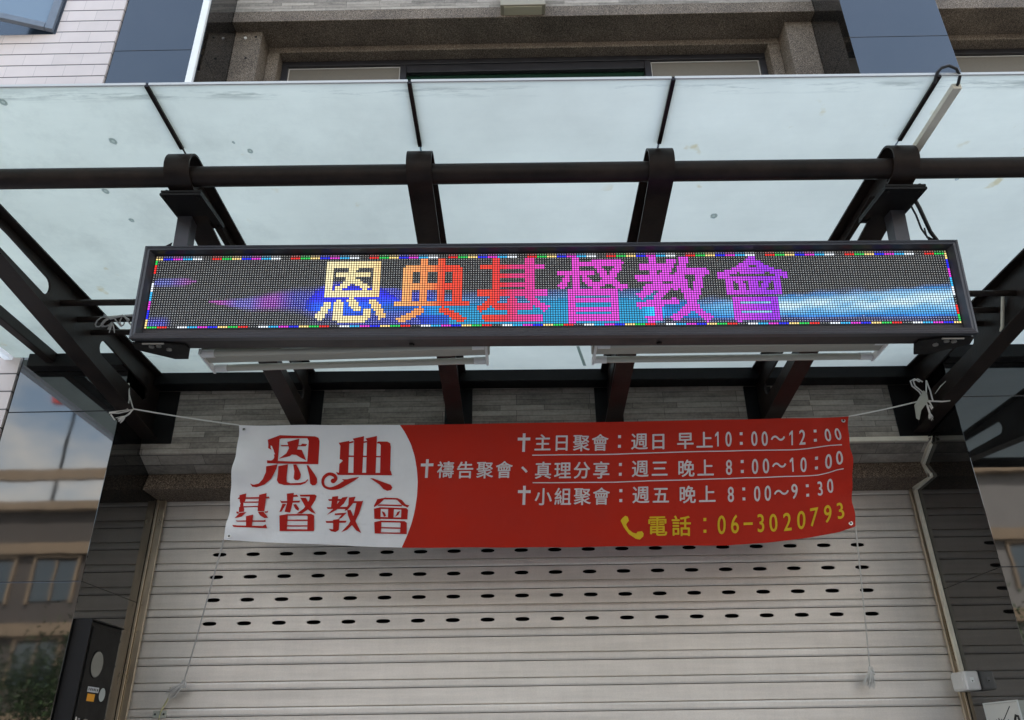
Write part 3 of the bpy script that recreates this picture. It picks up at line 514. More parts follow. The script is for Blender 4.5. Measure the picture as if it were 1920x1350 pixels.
for x0, x1, s_ in ((XL+.002, -2.304, 1), (2.572, XR-.002, -1)):
    m2 = MB()
    a, b = (x0, x1)
    if s_ > 0: m2.box(a, a+.016, YS-.062, YS+.05, G0+.02, 1.505); m2.box(a+.018, b, YS-.05, YS-.03, G0+.02, 1.505); m2.box(a+.018, b-.012, YS+.02, YS+.05, G0+.02, 1.505)
    else: m2.box(a-.018, a-.002, YS-.05, YS-.03, G0+.02, 1.505); m2.box(a, b, YS-.062, YS+.05, G0+.02, 1.505)
    m2.build('guide_rail', M['rail'], sh, bevel=.002)
# clip screwed to the shutter, holding the yellow string
MB().box(-2.165, -2.085, YS-.016, YS-.007, .205, .245).cyl((-2.15, YS-.02, .225), (-2.15, YS-.015, .225), .006, 8, 1).cyl((-2.10, YS-.02, .225), (-2.10, YS-.015, .225), .006, 8, 1).build('clip', [M['paper'], M['rubber']], sh, bevel=.002)

# ------------------------------------------------------------------ canopy
M['edgestrip'] = bpy.data.materials.new('translucent_white_edge'); M['edgestrip'].use_nodes = True; nt = M['edgestrip'].node_tree; nt.nodes.clear()
N(nt, 'ShaderNodeOutputMaterial', {'Surface': N(nt, 'ShaderNodeBsdfTranslucent', {'Color': (.97, .97, .95, 1)}).outputs[0]})
cp = thing('canopy', 'wide shopfront canopy of frosted glass panes on bronze steel teardrop beams', 'canopy', (.12, YW, 1.75))
SH = -.008                                    # the whole canopy drops a little to the right
GX = [-3.085, -2.313, -1.329, -.37, .589, 1.548, 2.526, 3.47, 4.43, 5.39, 6.35, 7.31]
BX = GX[1:-1]
for i in range(11):
    back = 4.30 if i in (0, 6) else 4.60
    mb = MB().box(GX[i]+.004, GX[i+1]-.004, 2.12, back, 2.186, 2.196)
    if i in (1, 5):      # notched round the pier corner
        mb = MB(); x = XL if i == 1 else XR
        mb = MB().box(GX[i]+.004, GX[i+1]-.004, 2.12, 4.30, 2.186, 2.196)
        if i == 1: mb.box(XL+.06, GX[2]-.004, 4.301, 4.60, 2.186, 2.196)
        else: mb.box(GX[5]+.004, GX[6]-.004, 4.301, 4.60, 2.186, 2.196)
    # only the underside is frosted, the upper skin is clear
    mb.m = [0 if all(mb.v[k][2] < 2.19 for k in f) else 1 for f in mb.f]
    mb.build('glass_pane', [M['frosted'], M['clearskin']], cp, shear=SH)
    MB().box(GX[i]+.006, GX[i+1]-.006, 2.113, 2.119, 2.184, 2.195).build('edge_trim', M['alutrim'], cp, shear=SH)
for x in BX:
    MB().box(x-.0075, x+.0075, 2.114, 2.45, 2.176, 2.1855).box(x-.012, x+.012, 2.122, 2.45, 2.197, 2.201).build('glass_joint', M['steel'], cp, shear=SH)
MB().box(-3.14, -3.09, 2.08, 4.31, 2.17, 2.215).build('bright_edge_strip', M['edgestrip'], cp, shear=SH, bevel=.003)  # added strip, stands in for the bright sky-lit edge of the glass
MB().cyl((-3.2, 2.50, 2.079), (7.6, 2.50, 2.079), .041, 28).build('front_pipe', M['steel'], cp, shear=SH)
for y in (3.44, 3.61, 3.755): MB().cyl((-2.31, y, 2.058), (2.52, y, 2.058), .0165, 14).build('tie_rod', M['steel'], cp, shear=SH)
MB().box(-2.84, -2.785, 2.52, 4.25, 2.12, 2.184).build('side_rafter', M['steel'], cp, shear=SH, bevel=.004)
MB().box(XL+.002, XR-.002, 4.53, 4.648, 2.105, 2.184).build('wall_angle', M['black'], cp, shear=SH, bevel=.003)
MB().box(-2.95, XL-.002, 4.235, 4.313, 2.095, 2.18).build('wall_angle', M['black'], cp, shear=SH, bevel=.003)
MB().box(XR+.002, 7.3, 4.235, 4.313, 2.095, 2.18).build('wall_angle', M['black'], cp, shear=SH, bevel=.003)
CY, CZ, CR = 2.505, 2.103, .076
zb_ = lambda y: 1.95-.1187*(y-3.15)
def beam(x):
    a0 = math.atan2(-1, -.1187)                # tangent of the bottom flange
    pts = [(4.638, zb_(4.638))]+[(CY+CR*math.cos(a), CZ+CR*math.sin(a)) for a in [(-1.68-(2*math.pi-1.68-math.pi/2)*i/26) for i in range(27)]]+[(4.638, CZ+CR)]
    # ribbon: offset inwards by the flange thickness
    th = .008; n = len(pts); inn = []
    for i, p in enumerate(pts):
        q0 = pts[max(i-1, 0)]; q1 = pts[min(i+1, n-1)]
        d = Vector((q1[0]-q0[0], q1[1]-q0[1])).normalized()
        inn.append((p[0]+d.y*th, p[1]-d.x*th))
    mb = MB(); vs = []
    for xx in (x-.05, x+.05): vs += [(xx, a, b) for a, b in pts]+[(xx, a, b) for a, b in inn]
    fs = []; m = 2*n
    for i in range(n-1):
        fs += [(i, i+1, m+i+1, m+i), (n+i, m+n+i, m+n+i+1, n+i+1), (i, n+i, n+i+1, i+1), (m+i, m+i+1, m+n+i+1, m+n+i)]
    fs += [(0, m, m+n, n), (n-1, 2*n-1, m+2*n-1, m+n-1)]
    mb.add(vs, fs, 0, False)
    def slot(y0, y1, zc, sl, h=.045):
        L = []
        for k in range(9): a = -math.pi/2+math.pi*k/8; L.append((y1+h*math.cos(a), zc+sl*(y1-y0)/2+h*math.sin(a)))
        for k in range(9): a = math.pi/2+math.pi*k/8; L.append((y0+h*math.cos(a), zc-sl*(y1-y0)/2+h*math.sin(a)))
        return L
    out = [(2.60, zb_(2.60)+.009), (4.636, zb_(4.636)+.009), (4.636, CZ+CR-.009), (2.60, CZ+CR-.009)]
    mb.prism(out, lambda a, b, t: (t, a, b), x-.006, x+.006, 0, [slot(2.76, 3.285, 2.082, -.05), slot(3.905, 4.44, 2.02, -.06)])
    b = mb.build('beam', M['steel'], cp, shear=SH)
    for p in b.data.polygons: p.use_smooth = False
    hw = .138 if x in (BX[0], BX[5]) else .088
    x0, x1 = max(x-hw, XL+.003), (min(x+hw, XR-.003) if x < XR else x+hw)
    if x < XR: sub(MB().box(x0, x1, 4.639, 4.6485, 1.745 if hw > .1 else 1.76, 2.10), 'base_plate', M['black'], b, cp, shear=SH, bevel=.002)
for x in BX: beam(x)
def stain(name, col):
    m = bpy.data.materials.new(name); m.use_nodes = True; nt = m.node_tree; nt.nodes.clear()
    N(nt, 'ShaderNodeOutputMaterial', {'Surface': N(nt, 'ShaderNodeBsdfTranslucent', {'Color': (*col, 1)}).outputs[0]}); return m
# marks on the panes: droppings and a fallen twig lying on the glass, seen through it
random.seed(3)
SPOT = [stain('grey_spot', (.42, .46, .45)), stain('pale_spot', (.6, .64, .63))]
for x, y, r in ((-1.588, 2.406, .015), (-1.062, 2.473, .011), (-1.112, 2.421, .006), (-1.765, 2.715, .014), (-1.745, 2.924, .012), (.914, 2.941, .016), (-1.90, 2.19, .014), (-.2, 2.6, .004), (1.9, 2.7, .008)):
    n = 16; mb = MB(); r_ = [r*random.uniform(.88, 1.12) for _ in range(n)]
    vs = [(x+r_[i]*math.cos(2*math.pi*i/n), y+r_[i]*math.sin(2*math.pi*i/n)*1.25, 2.1853) for i in range(n)]
    vs += [(x+.42*r_[i]*math.cos(2*math.pi*i/n), y+.42*r_[i]*math.sin(2*math.pi*i/n)*1.25, 2.1853) for i in range(n)]
    mb.add(vs, [(i, (i+1) % n, n+(i+1) % n, n+i) for i in range(n)]); mb.add(vs[n:], [tuple(range(n))], 1)
    mb.build('glass_stain', SPOT, cp, shear=SH)
MB().add([(.366, 4.22, 2.1852), (.384, 4.22, 2.1852), (.446, 4.49, 2.1852), (.426, 4.49, 2.1852)], [(0, 1, 2, 3)]).build('glass_stain', stain('twig_strip', (.25, .3, .28)), cp, shear=SH)  # the twig seen through the pane, drawn as a dark strip

# ------------------------------------------------------------------ LED sign
sg = thing('led_sign', 'long LED message sign showing coloured glowing Chinese characters, hung under the canopy pipe', 'LED sign', (.141, 2.698, 1.651))
sg.rotation_euler = (.1036, .0118, 0)
def lb(mb, *a, **k): return mb.box(*a, **k)
HW, ZT, ZB = 1.638, .192, -.212
MB().box(-HW+.003, HW-.003, -.004, .084, ZB+.003, ZT-.003).build('cabinet', M['cabinet'], sg, local=True, bevel=.002)
fr = MB(); y0, y1 = -.036, -.006
def ring(mb, o, i, ya, yb):
    """bevelled ring from outer rect o at depth ya to inner rect i at depth yb"""
    (ox, ot, ob), (ix, it, ib) = o, i
    O = [(-ox, ya, ob), (ox, ya, ob), (ox, ya, ot), (-ox, ya, ot)]; I = [(-ix, yb, ib), (ix, yb, ib), (ix, yb, it), (-ix, yb, it)]
    return mb.add(O+I, [(k, (k+1) % 4, 4+(k+1) % 4, 4+k) for k in range(4)])
ring(fr, (HW, ZT, ZB), (HW, ZT, ZB), -.005, y0)
ring(fr, (HW, ZT, ZB), (HW-.008, ZT-.008, ZB+.008), y0, y0-.002); ring(fr, (HW-.008, ZT-.008, ZB+.008), (HW-.010, ZT-.010, ZB+.010), y0-.002, y0+.001)
ring(fr, (HW-.010, ZT-.010, ZB+.010), (HW-.021, ZT-.019, ZB+.021), y0+.001, y0-.001)
ring(fr, (HW-.021, ZT-.019, ZB+.021), (HW-.033, ZT-.027, ZB+.030), y0-.001, -.006)
fr.build('frame', M['frame'], sg, local=True)

# picture shown: 320 x 32 diodes
NC, NR = 320, 32
PAL = {'K': None, 'Y': (1, .82, .42), 'B': (.03, .05, 1), 'M': (.85, .1, .8), 'C': (.1, .62, .95), 'W': (.9, .95, 1), 'R': (.95, .05, .02), 'G': (.05, .75, .2)}
SEQ = 'YBMCWKRG'
def text_mesh(s, res=3):
    cu = bpy.data.curves.new('glyph', 'FONT'); cu.body = s; cu.resolution_u = res
    o = bpy.data.objects.new('glyph', cu); COL.objects.link(o)
    dg = bpy.context.evaluated_depsgraph_get(); dg.update()
    me = bpy.data.meshes.new_from_object(o.evaluated_get(dg)); me.calc_loop_triangles()
    vs = [v.co.copy() for v in me.vertices]; ts = [tuple(t.vertices) for t in me.loop_triangles]
    bpy.data.objects.remove(o); bpy.data.curves.remove(cu); bpy.data.meshes.remove(me)
    return vs, ts
def tri_in(px, py, a, b, c):
    s1 = (b.x-a.x)*(py-a.y)-(b.y-a.y)*(px-a.x); s2 = (c.x-b.x)*(py-b.y)-(c.y-b.y)*(px-b.x); s3 = (a.x-c.x)*(py-c.y)-(a.y-c.y)*(px-c.x)
    return (s1 >= 0 and s2 >= 0 and s3 >= 0) or (s1 <= 0 and s2 <= 0 and s3 <= 0)
glyph_on = set()
for k, chx in enumerate('恩典基督教會'):
    vs, ts = text_mesh(chx); EM = 30.5
    for r in range(1, 32):
        for c in range(0, 34):
            hit = False
            for ox, oy in ((-.62, 0), (.62, 0), (0, .36), (0, -.36), (0, 0)):
                gx = .5+(c+ox-15.5)/EM; gy = .38-(r+oy-15.7)/EM
                for t in ts:
                    if tri_in(gx, gy, vs[t[0]], vs[t[1]], vs[t[2]]): hit = True; break
                if hit: break
            if hit: glyph_on.add((65+32*k+c, r))
def lerp(a, b, t): t = max(0, min(1, t)); return tuple(a[i]+(b[i]-a[i])*t for i in range(3))
def ramp(stops, x):
    for (x0, c0), (x1, c1) in zip(stops, stops[1:]):
        if x <= x1: return lerp(c0, c1, (x-x0)/(x1-x0))
    return stops[-1][1]
TXT = [(66, (1, .93, .66)), (86, (1, .88, .56)), (97, (1, .66, .32)), (112, (1, .42, .18)), (117, (.95, .14, .05)), (136, (.95, .12, .05)), (141, (.9, .08, .14)), (145, (.86, .1, .36)), (152, (.86, .1, .5)), (158, (.88, .14, .72)), (205, (.82, .16, .85)), (235, (.72, .14, .88)), (246, (.5, .08, .92)), (256, (.62, .12, .9))]
def sm(x): x = max(0, min(1, x)); return x*x*(3-2*x)
def mul(c, k): return tuple(q*k for q in c)
def blob(c, r, c0, c1, m, h):
    t = (c-c0)/(c1-c0)
    if t <= 0 or t >= 1: return 0
    return sm(1.35-abs(r-m)/(h*min(1, 4*t, 4*(1-t))+.01))
def wave(c, r):
    """the drifting blue light behind the letters"""
    n = .5*math.sin(c*.17+r*.9)+.3*math.sin(c*.41-r*.6)+.2*math.sin(c*.83+r*1.7)
    col = [0, 0, 0]
    def add(k, q):
        for i in range(3): col[i] += k*q[i]
    add(.55*blob(c, r, -3, 18, 11.6-.03*c, 2.0), lerp((.25, .3, .95), (.65, .06, .75), (c-6)/8))
    if c < 12: add(.6*sm((r-25)/4)*sm((11-c)/5), (.03, .04, .9))
    t = blob(c, r, 22, 100, 20.8-.02*(c-22)+.5*math.sin(c*.2), 3.4+max(0, c-44)*.13)
    add(t*.7, lerp(lerp((.7, .05, .7), (.3, .25, .85), (c-28)/7) if c < 40 else lerp((.3, .25, .85), (.55, .04, .75), (c-40)/6), (.05, .05, .72), (c-50)/8))
    if 62 <= c < 118:
        e = 13.0-1.2*math.sin((c-62)*.12)+1.2*n+max(0, 70-c)*.6
        k = sm((r-e)/2.2)*sm((c-60)/8)*sm((118-c)/10)
        q = lerp((.05, .05, .7), (.02, .3, .85), (r-19+.8*n)/2.5)
        if r > 24: q = lerp(q, (.02, .06, .6), (r-24+n)/4)
        if c < 76 and r > 24: k *= .35
        add(k*.8, q)
    if 104 <= c < 205:
        e = 15.5+1.2*n-1.8*sm((c-150)/15)
        k = sm((r-e)/3.5)*sm((c-104)/14)*sm((207-c)/8)
        q = lerp((.01, .13, .42), (.03, .55, .85), (r-e-2)/6+.35*n)
        if c < 120 and r > 26: q = lerp(q, (.02, .1, .8), .7)
        add(k*.85, q)
    if c >= 196:
        top = 20.5-(c-196)*.06+1.0*n; bot = 28.6+.4*n
        k = sm((r-top)/3.2)*sm((bot+1-r)/2.5)*sm((c-194)/8)
        m = 24.4-(c-200)*.022
        w = sm((c-206)/46)*math.exp(-((r-m)/3.6)**2)*(.75+.3*n)+.35*sm((c-262)/40)*math.exp(-((r-18.5)/2.2)**2)
        add(k, lerp(lerp((.02, .1, .4), (.03, .42, .8), (r-top)/5), (.72, .9, 1.0), w*1.15))
        if r > 27.5: add(.5*sm((c-200)/10), (.02, .05, .4))
    return tuple(col) if max(col) > .05 else None
def led(c, r):
    if r == 0: q = PAL[SEQ[((c+1)//4) % 8]]; return mul(q, .3) if q else None  # top row: glare of the border row below, put into its dimmed colour
    if r == 1: return PAL[SEQ[((c+1)//4) % 8]] if (c, r) not in glyph_on else ramp(TXT, c)
    if (c, r) in glyph_on and c < 262: return ramp(TXT, c)
    if r == 31: return PAL[SEQ[((353+319-c)//4) % 8]]
    if c == 319: return PAL[SEQ[((320+r)//4) % 8]]
    if c == 0: return PAL[SEQ[((672+31-r)//4) % 8]]
    return wave(c, r)
dm = MB(); cols = []
dm.box(-1.604, 1.604, -.0055, -.0045, -.164, .164, 0)
for r in range(NR):
    for c in range(NC):
        e = led(c, r); x = -1.595+.01*c; zz = .155-.01*r
        if e is None or max(e) < .62 and (c, r) not in glyph_on:      # diode body, pale where it is dark
            h = .0019; dm.add([(x-h, -.0082, zz-h), (x+h, -.0082, zz-h), (x+h, -.0082, zz+h), (x-h, -.0082, zz+h)], [(0, 1, 2, 3)], 1); cols.append(e)
        if e is not None:
            h = .0032 if r < 2 or r == 31 else .0036; dm.add([(x-h, -.0075, zz-h), (x+h, -.0075, zz-h), (x+h, -.0075, zz+h), (x-h, -.0075, zz+h)], [(0, 1, 2, 3)], 2); cols.append(e)  # wider quad: diode light and its glow on the mask, as emission
def ledmat(name, col):
    m = mat(name, col, .5); n = m.node_tree; b = n.nodes['Principled BSDF']
    n.links.new(N(n, 'ShaderNodeAttribute', attribute_name='picture').outputs['Color'], b.inputs['Emission Color']); b.inputs['Emission Strength'].default_value = 1.0
    return m
M['mask'] = mat('led_mask', (.008, .008, .009), .7)
disp = dm.build('display', [M['mask'], ledmat('led_body', (.62, .61, .58)), ledmat('led_glow', (.02, .02, .02))], sg, local=True)
ca = disp.data.color_attributes.new('picture', 'FLOAT_COLOR', 'CORNER'); LEDPOW = .44
for i, p in enumerate(disp.data.polygons):
    e = cols[i-6] if i >= 6 else None
    if e: e = tuple(max(0, q)**1.55 for q in e)
    for li in p.loop_indices: ca.data[li].color = ((e[0]*LEDPOW, e[1]*LEDPOW, e[2]*LEDPOW, 1) if e else (0, 0, 0, 1))
# bolted brackets under the box, hangers above it
for s_ in (-1, 1):
    fx = lambda a, b, t, s_=s_: (s_*a, b, t)
    br = MB().prism([(1.535, .0), (1.64, .0), (1.66, .07), (1.545, .18), (1.49, .18), (1.44, .07), (1.44, .03)], fx, ZB-.006, ZB+.001)
    br.build('corner_bracket', M['black'], sg, local=True)
    for a, b in ((1.575, .028), (1.545, .024), (1.52, .062)): MB().cyl((s_*a, b, ZB-.014), (s_*a, b, ZB-.0065), .0105, 6).build('bolt', M['bolt'], sg, local=True)
    MB().box(min(s_*1.515, s_*1.60), max(s_*1.515, s_*1.60), -.003, .003, ZB-.012, ZB-.0065).build('bracket_tab', M['bolt'], sg, local=True)
    MB().add([(s_*1.62-.02, .02, ZT-.004), (s_*1.62+.02, .02, ZT-.004), (s_*1.565, .02, ZT-.004), (s_*1.56, .024, ZT+.05)], [(0, 1, 3), (1, 2, 3), (2, 0, 3), (0, 2, 1)]).build('top_lug', M['black'], sg, local=True)
for x in (-.55, .43): MB().cyl((x, .05, ZB-.004), (x, .05, ZB+.001), .011, 12).build('drain_plug', M['black'], sg, local=True)
MB().cyl((HW-.006, .05, .03), (HW+.022, .05, .03), .045, 16).build('cable_gland', M['black'], sg, local=True, bevel=.005)
for s_, bx in ((-1, -1.329), (1, 1.548)):
    lx = bx-.141+(-.045 if s_ < 0 else .035)
    hg = MB().box(lx-.03, lx+.03, .0, .06, ZT-.006, .36).build('hanger_post', M['frame'], sg, local=True, bevel=.003)
    px = bx-.141
    pl = MB().box(px-.082, px+.082, -.16, .105, .352, .362).box(px-.08, px+.08, -.158, .103, .366, .375)
    for a in (-.065, .065):
        for b in (-.14, .085): pl.cyl((px+a, b, .345), (px+a, b, .385), .007, 8)
    plo = pl.build('hanger_plate', M['black'], sg, local=True); plo.parent = hg

# ------------------------------------------------------------------ fluorescent lamps
def lamp(label, x0, x1, dz, lead):
    t = thing('fluorescent_lamp', label, 'lamp', ((x0+x1)/2, 2.92, 1.49), 'double tube lamps behind the LED sign')
    f = lambda mb, nm, m, **k: mb.build(nm, m, t, shear=dz, **k)
    z = 1.489-dz*(x0+x1)/2
    f(MB().box(x0, x1, 2.885, 2.958, z-.004, z+.045).box(x0+.3, x0+.34, 2.82, 2.884, z+.01, z+.03).box(x1-.34, x1-.3, 2.82, 2.884, z+.01, z+.03), 'body', M['lamp'], bevel=.005)
    for y, zz in ((2.868, z-.004), (3.02, z+.004)):
        f(MB().cyl((x0+.07, y, zz), (x1-.07, y, zz), .0145, 16), 'tube', M['tubeglass'])
        for a, b in ((x0+.02, x0+.07), (x1-.07, x1-.02)): f(MB().cyl((a, y, zz), (b, y, zz), .0165, 16), 'tube_cap', M['white'])
    for a in (x0+.008, x1-.018): f(MB().box(a, a+.01, 2.85, 3.037, z-.014, z+.012), 'end_socket', M['white'], bevel=.002)
lamp('unlit white twin-tube lamp behind the sign, the left one under the first two characters', -1.302, -.108, .014, 1)
lamp('unlit white twin-tube lamp behind the sign, the right one with its loose wire', .317, 1.535, -.004, -1)
tag(MB().tube([(1.53, 2.9, 1.525), (1.58, 2.88, 1.53), (1.64, 2.84, 1.55), (1.70, 2.8, 1.58)], .003, 6).build('lamp_wire', M['rubber']), 'thin dark wire running from the right lamp end to the sign box', 'wire')

# ------------------------------------------------------------------ banner
def interp(L, u):
    for a, b in zip(L, L[1:]):
        if u <= b[0] or b is L[-1]:
            t = (u-a[0])/(b[0]-a[0]); return a[1]+(b[1]-a[1])*t, a[2]+(b[2]-a[2])*t
def bsurf(u, v, off=0.0):
    tx, tz = interp(TOP, u); bx, bz = interp(BOT, u)
    e = min(u, 1-u); v_ = max(0, min(1, v))
    fold = (.02*math.sin(v*11+e*46)+.008*math.sin(v*27-e*60))*math.exp(-e*15)+.006*math.sin(u*23+v*2)*(.3+v_*.7)+.004*math.sin(u*57-v*5)*v_
    return (tx+(bx-tx)*v, 4.35+.15*v+fold-off, tz+(bz-tz)*v)
def edge_u(v):
    for a, b in zip(EDGE, EDGE[1:]):
        if v <= b[1] or b is EDGE[-1]:
            return a[0]+(b[0]-a[0])*max(0, (v-a[1])/(b[1]-a[1]))
bn = thing('banner', 'red and white fabric church banner with service times, tied across the shutter with cords', 'banner', (.15, 4.42, 1.05))
mb = MB(); NV = 36; NA, NB = 44, 110
ul = [i/NA for i in range(NA+1)]; ur = [i/NB for i in range(NB+1)]
for j in range(NV+1):
    v = j/NV; eu = edge_u(v)
    mb.v += [bsurf(eu*a, v) for a in ul]+[bsurf(eu+(1-eu)*a, v) for a in ur]
nw = NA+NB+2
for j in range(NV):
    for i in range(nw-1):
        if i == NA: continue
        mb.f.append([j*nw+i, j*nw+i+1, (j+1)*nw+i+1, (j+1)*nw+i]); mb.m.append(0 if i < NA else 1); mb.sm.append(True)
mb.build('fabric', [M['clothwhite'], M['red']], bn)
PXU, PXV = 1/1163.0, 1/226.0
def put_mesh(mb, vs2, faces, off):
    b = len(mb.v); mb.v += [bsurf(u, v, off) for u, v in vs2]
    for f in faces: mb.f.append([b+i for i in f]); mb.m.append(0); mb.sm.append(False)
def put_poly(mb, pts, off):
    tr = tessellate_polygon([[Vector((u*5, -v, 0)) for u, v in pts]])
    put_mesh(mb, pts, tr, off)
CACHE = {}
def put_char(mb, ch, u, v, h, w):
    """h, w: cell size; bold look from four slightly shifted prints"""
    if ch == '†':
        for k, (a, b, c, d) in enumerate(((-2.6, 2.6, -h*.52, h*.52), (-h*.36, h*.36, -h*.28, -h*.12))):
            put_mesh(mb, [(u+a*PXU, v+c*PXV), (u+b*PXU, v+c*PXV), (u+b*PXU, v+d*PXV), (u+a*PXU, v+d*PXV)], [(0, 1, 2, 3)], .0025+.0003*k)
        return
    if ch == '：':
        for c in (-h*.27, h*.27):
            q = 2.7; put_mesh(mb, [(u-q*PXU, v+(c-q)*PXV), (u+q*PXU, v+(c-q)*PXV), (u+q*PXU, v+(c+q)*PXV), (u-q*PXU, v+(c+q)*PXV)], [(0, 1, 2, 3)], .0025)
        return
    if ch == '-':
        put_mesh(mb, [(u-8*PXU, v-2*PXV), (u+9*PXU, v-2*PXV), (u+9*PXU, v+2.4*PXV), (u-8*PXU, v+2.4*PXV)], [(0, 1, 2, 3)], .0025); return
    if ch == '1':
        put_poly(mb, [(u+a*w*PXU, v-b*h*PXV) for a, b in ((.06, .5), (.22, .5), (.22, -.5), (.02, -.5), (.02, .27), (-.26, .15), (-.26, .31))], .0025); return
    if ch not in CACHE: CACHE[ch] = text_mesh(ch, 4)
    vs, ts = CACHE[ch]
    x0 = min(p.x for p in vs); x1 = max(p.x for p in vs); y0 = min(p.y for p in vs); y1 = max(p.y for p in vs)
    if ch in '0123456789': cx, cy = (x0+x1)/2, (y0+y1)/2; sx = w/.56*(1.15 if ch == '1' else 1.0); sy = h/(y1-y0)
    elif ch == '、': cx, cy = x0+.12, y0+.12; sx = sy = h*1.2
    elif ch == '～': cx, cy = (x0+x1)/2, (y0+y1)/2; sx = w/(x1-x0); sy = sx*1.25
    else: cx, cy = .5, .38; sx = w; sy = h
    d = 1.05 if ch not in '0123456789～' else .9
    if h > 35 and ch not in '0123456789': d = 1.25
    for k, (ox, oy) in enumerate(((-d*.5, 0), (d*.5, 0), (0, -d*.4), (0, d*.4))):
        put_mesh(mb, [(u+((p.x-cx)*sx+ox)*PXU, v+(-(p.y-cy)*sy+oy)*PXV) for p in vs], ts, .0022+.0004*k)
rows = ([], [], [])
for c in WHITE_CHARS:
    rows[0 if c[2] < .30 else 1 if c[2] < .515 else 2].append(c)
for row in rows:
    mb = MB()
    for c in row: put_char(mb, *c)
    mb.build('white_lettering', M['inkwhite'], bn)
for L in RULES:
    mb = MB()
    q = .9*PXV
    vs = []
    for a, b in L: vs += [(a, b-q), (a, b+q)]
    # subdivide so that the rule follows the folds
    pts = []
    for (a, b), (c, d) in zip(L, L[1:]):
        for k in range(12): pts.append((a+(c-a)*k/12, b+(d-b)*k/12))
    pts.append(L[-1]); vs = []
    for a, b in pts: vs += [(a, b-q), (a, b+q)]
    put_mesh(mb, vs, [(2*i, 2*i+2, 2*i+3, 2*i+1) for i in range(len(pts)-1)], .002)
    mb.build('printed_rule', M['inkwhite'], bn)
mb = MB()
for c in YELLOW_CHARS: put_char(mb, *c)
mb.build('yellow_lettering', M['inkyellow'], bn)
mb = MB(); put_poly(mb, PHONE, .0025); mb.build('phone_symbol', M['inkyellow'], bn)
mb = MB()
for g in BRUSH:
    for k, p in enumerate(g): put_poly(mb, p, .002+.00025*k)
mb.build('red_lettering', M['inkred'], bn)

for a, b in ((.008, .03), (.992, .03), (.008, .97), (.992, .96)):
    ce = Vector(bsurf(a, b, .002))
    MB().cyl((ce.x, ce.y-.002, ce.z), (ce.x, ce.y+.0015, ce.z), .012, 16).cyl((ce.x, ce.y-.0035, ce.z), (ce.x, ce.y-.0021, ce.z), .006, 12, 1).build('eyelet', [M['bolt'], M['rubber']], bn)

# ------------------------------------------------------------------ cords
def sag(a, b, s, n=14, wob=0):
    a, b = Vector(a), Vector(b)
    return [a.lerp(b, i/n)+Vector((wob*math.sin(i*1.7), 0, -s*4*(i/n)*(1-i/n)+wob*math.cos(i*2.3))) for i in range(n+1)]
def frays(mb, p, d, n, ln, r=.0016, spread=.5):
    p, d = Vector(p), Vector(d).normalized()
    for i in range(n):
        q = Vector((random.uniform(-1, 1), random.uniform(-1, 1), random.uniform(-1, 1)))*spread
        e = (d+q).normalized()*ln*random.uniform(.6, 1.1)
        mb.tube([p, p+e*.5+q*ln*.08, p+e], [r, r*.9, r*.5], 5)
random.seed(11)
tl = Vector(bsurf(0, 0)); tr_ = Vector(bsurf(1, 0))
kl = Vector((-2.262, 4.27, 1.842))
mb = MB().tube(sag(tl, kl, .004), .0042, 6)
mb.tube([kl, (-2.30, 4.262, 1.93), (-2.318, 4.262, 2.005)], .004, 6).tube([(-2.318, 4.262, 2.005), (-2.292, 4.258, 1.9), (-2.288, 4.255, 1.83)], .004, 6)
mb.tube([kl, (-2.30, 4.26, 1.83), (-2.39, 4.255, 1.815)], .004, 6).tube([(-2.39, 4.255, 1.812), (-2.33, 4.25, 1.808), (-2.285, 4.25, 1.818), kl], .004, 6)
mb.tube([(-2.375, 4.25, 1.80), (-2.345, 4.25, 1.765)], .004, 6)
mb.tube([kl, (-2.27, 4.25, 1.80), (-2.285, 4.245, 1.785)], .005, 6)
frays(mb, (-2.285, 4.245, 1.787), (-.8, -.1, -.7), 16, .055, .003, .35)
tag(mb.build('tie_cord', M['cord']), 'white cord knotted round the left canopy beam, holding the upper left banner corner', 'cord', 'cords tying the banner')
kr = Vector((2.388, 4.27, 1.815))
mb = MB().tube(sag(tr_, kr, .004), .0042, 6)
mb.tube([kr, (2.405, 4.262, 1.85), (2.425, 4.26, 1.935)], .0042, 6).tube([(2.425, 4.26, 1.935), (2.43, 4.256, 1.87), (2.428, 4.254, 1.802)], .0042, 6)
mb.tube([kr, (2.42, 4.255, 1.80), (2.48, 4.25, 1.795), (2.525, 4.25, 1.80)], .0045, 6)
mb.tube([(2.45, 4.25, 1.845), (2.485, 4.235, 1.885), (2.54, 4.225, 1.93)], [.0015, .0035, .0015], 6)
for k in (0, .018):
    mb.tube([kr, (2.36+k, 4.25, 1.86), (2.325+k, 4.245, 1.895), (2.32+k, 4.24, 1.925), (2.345+k, 4.235, 1.935), (2.37+k, 4.235, 1.915)], .0042, 7)
mb.tube([kr, (2.383, 4.245, 1.77), (2.385, 4.245, 1.72)], .0055, 7).tube([kr, (2.402, 4.245, 1.79), (2.41, 4.245, 1.755), (2.403, 4.243, 1.745), (2.393, 4.243, 1.77)], .0045, 7)
frays(mb, (2.385, 4.245, 1.725), (0, 0, -1), 14, .045, .0026, .42)
tag(mb.build('tie_cord', M['cord']), 'white cord with loops and frayed tassel, tying the banner to the right canopy beam', 'cord', 'cords tying the banner')
mb = MB().prism([(0, 0), (.05, .055), (.048, .10), (.03, .115), (-.035, .03), (-.035, -.045), (-.02, -.055)], lambda a, b, t: (2.335+a, 4.232+t-.2*b, 1.735+b), 0, .003)
tag(mb.build('paper_tag', M['paper']), 'pale paper tag hanging from the knot of the right banner cord', 'tag')
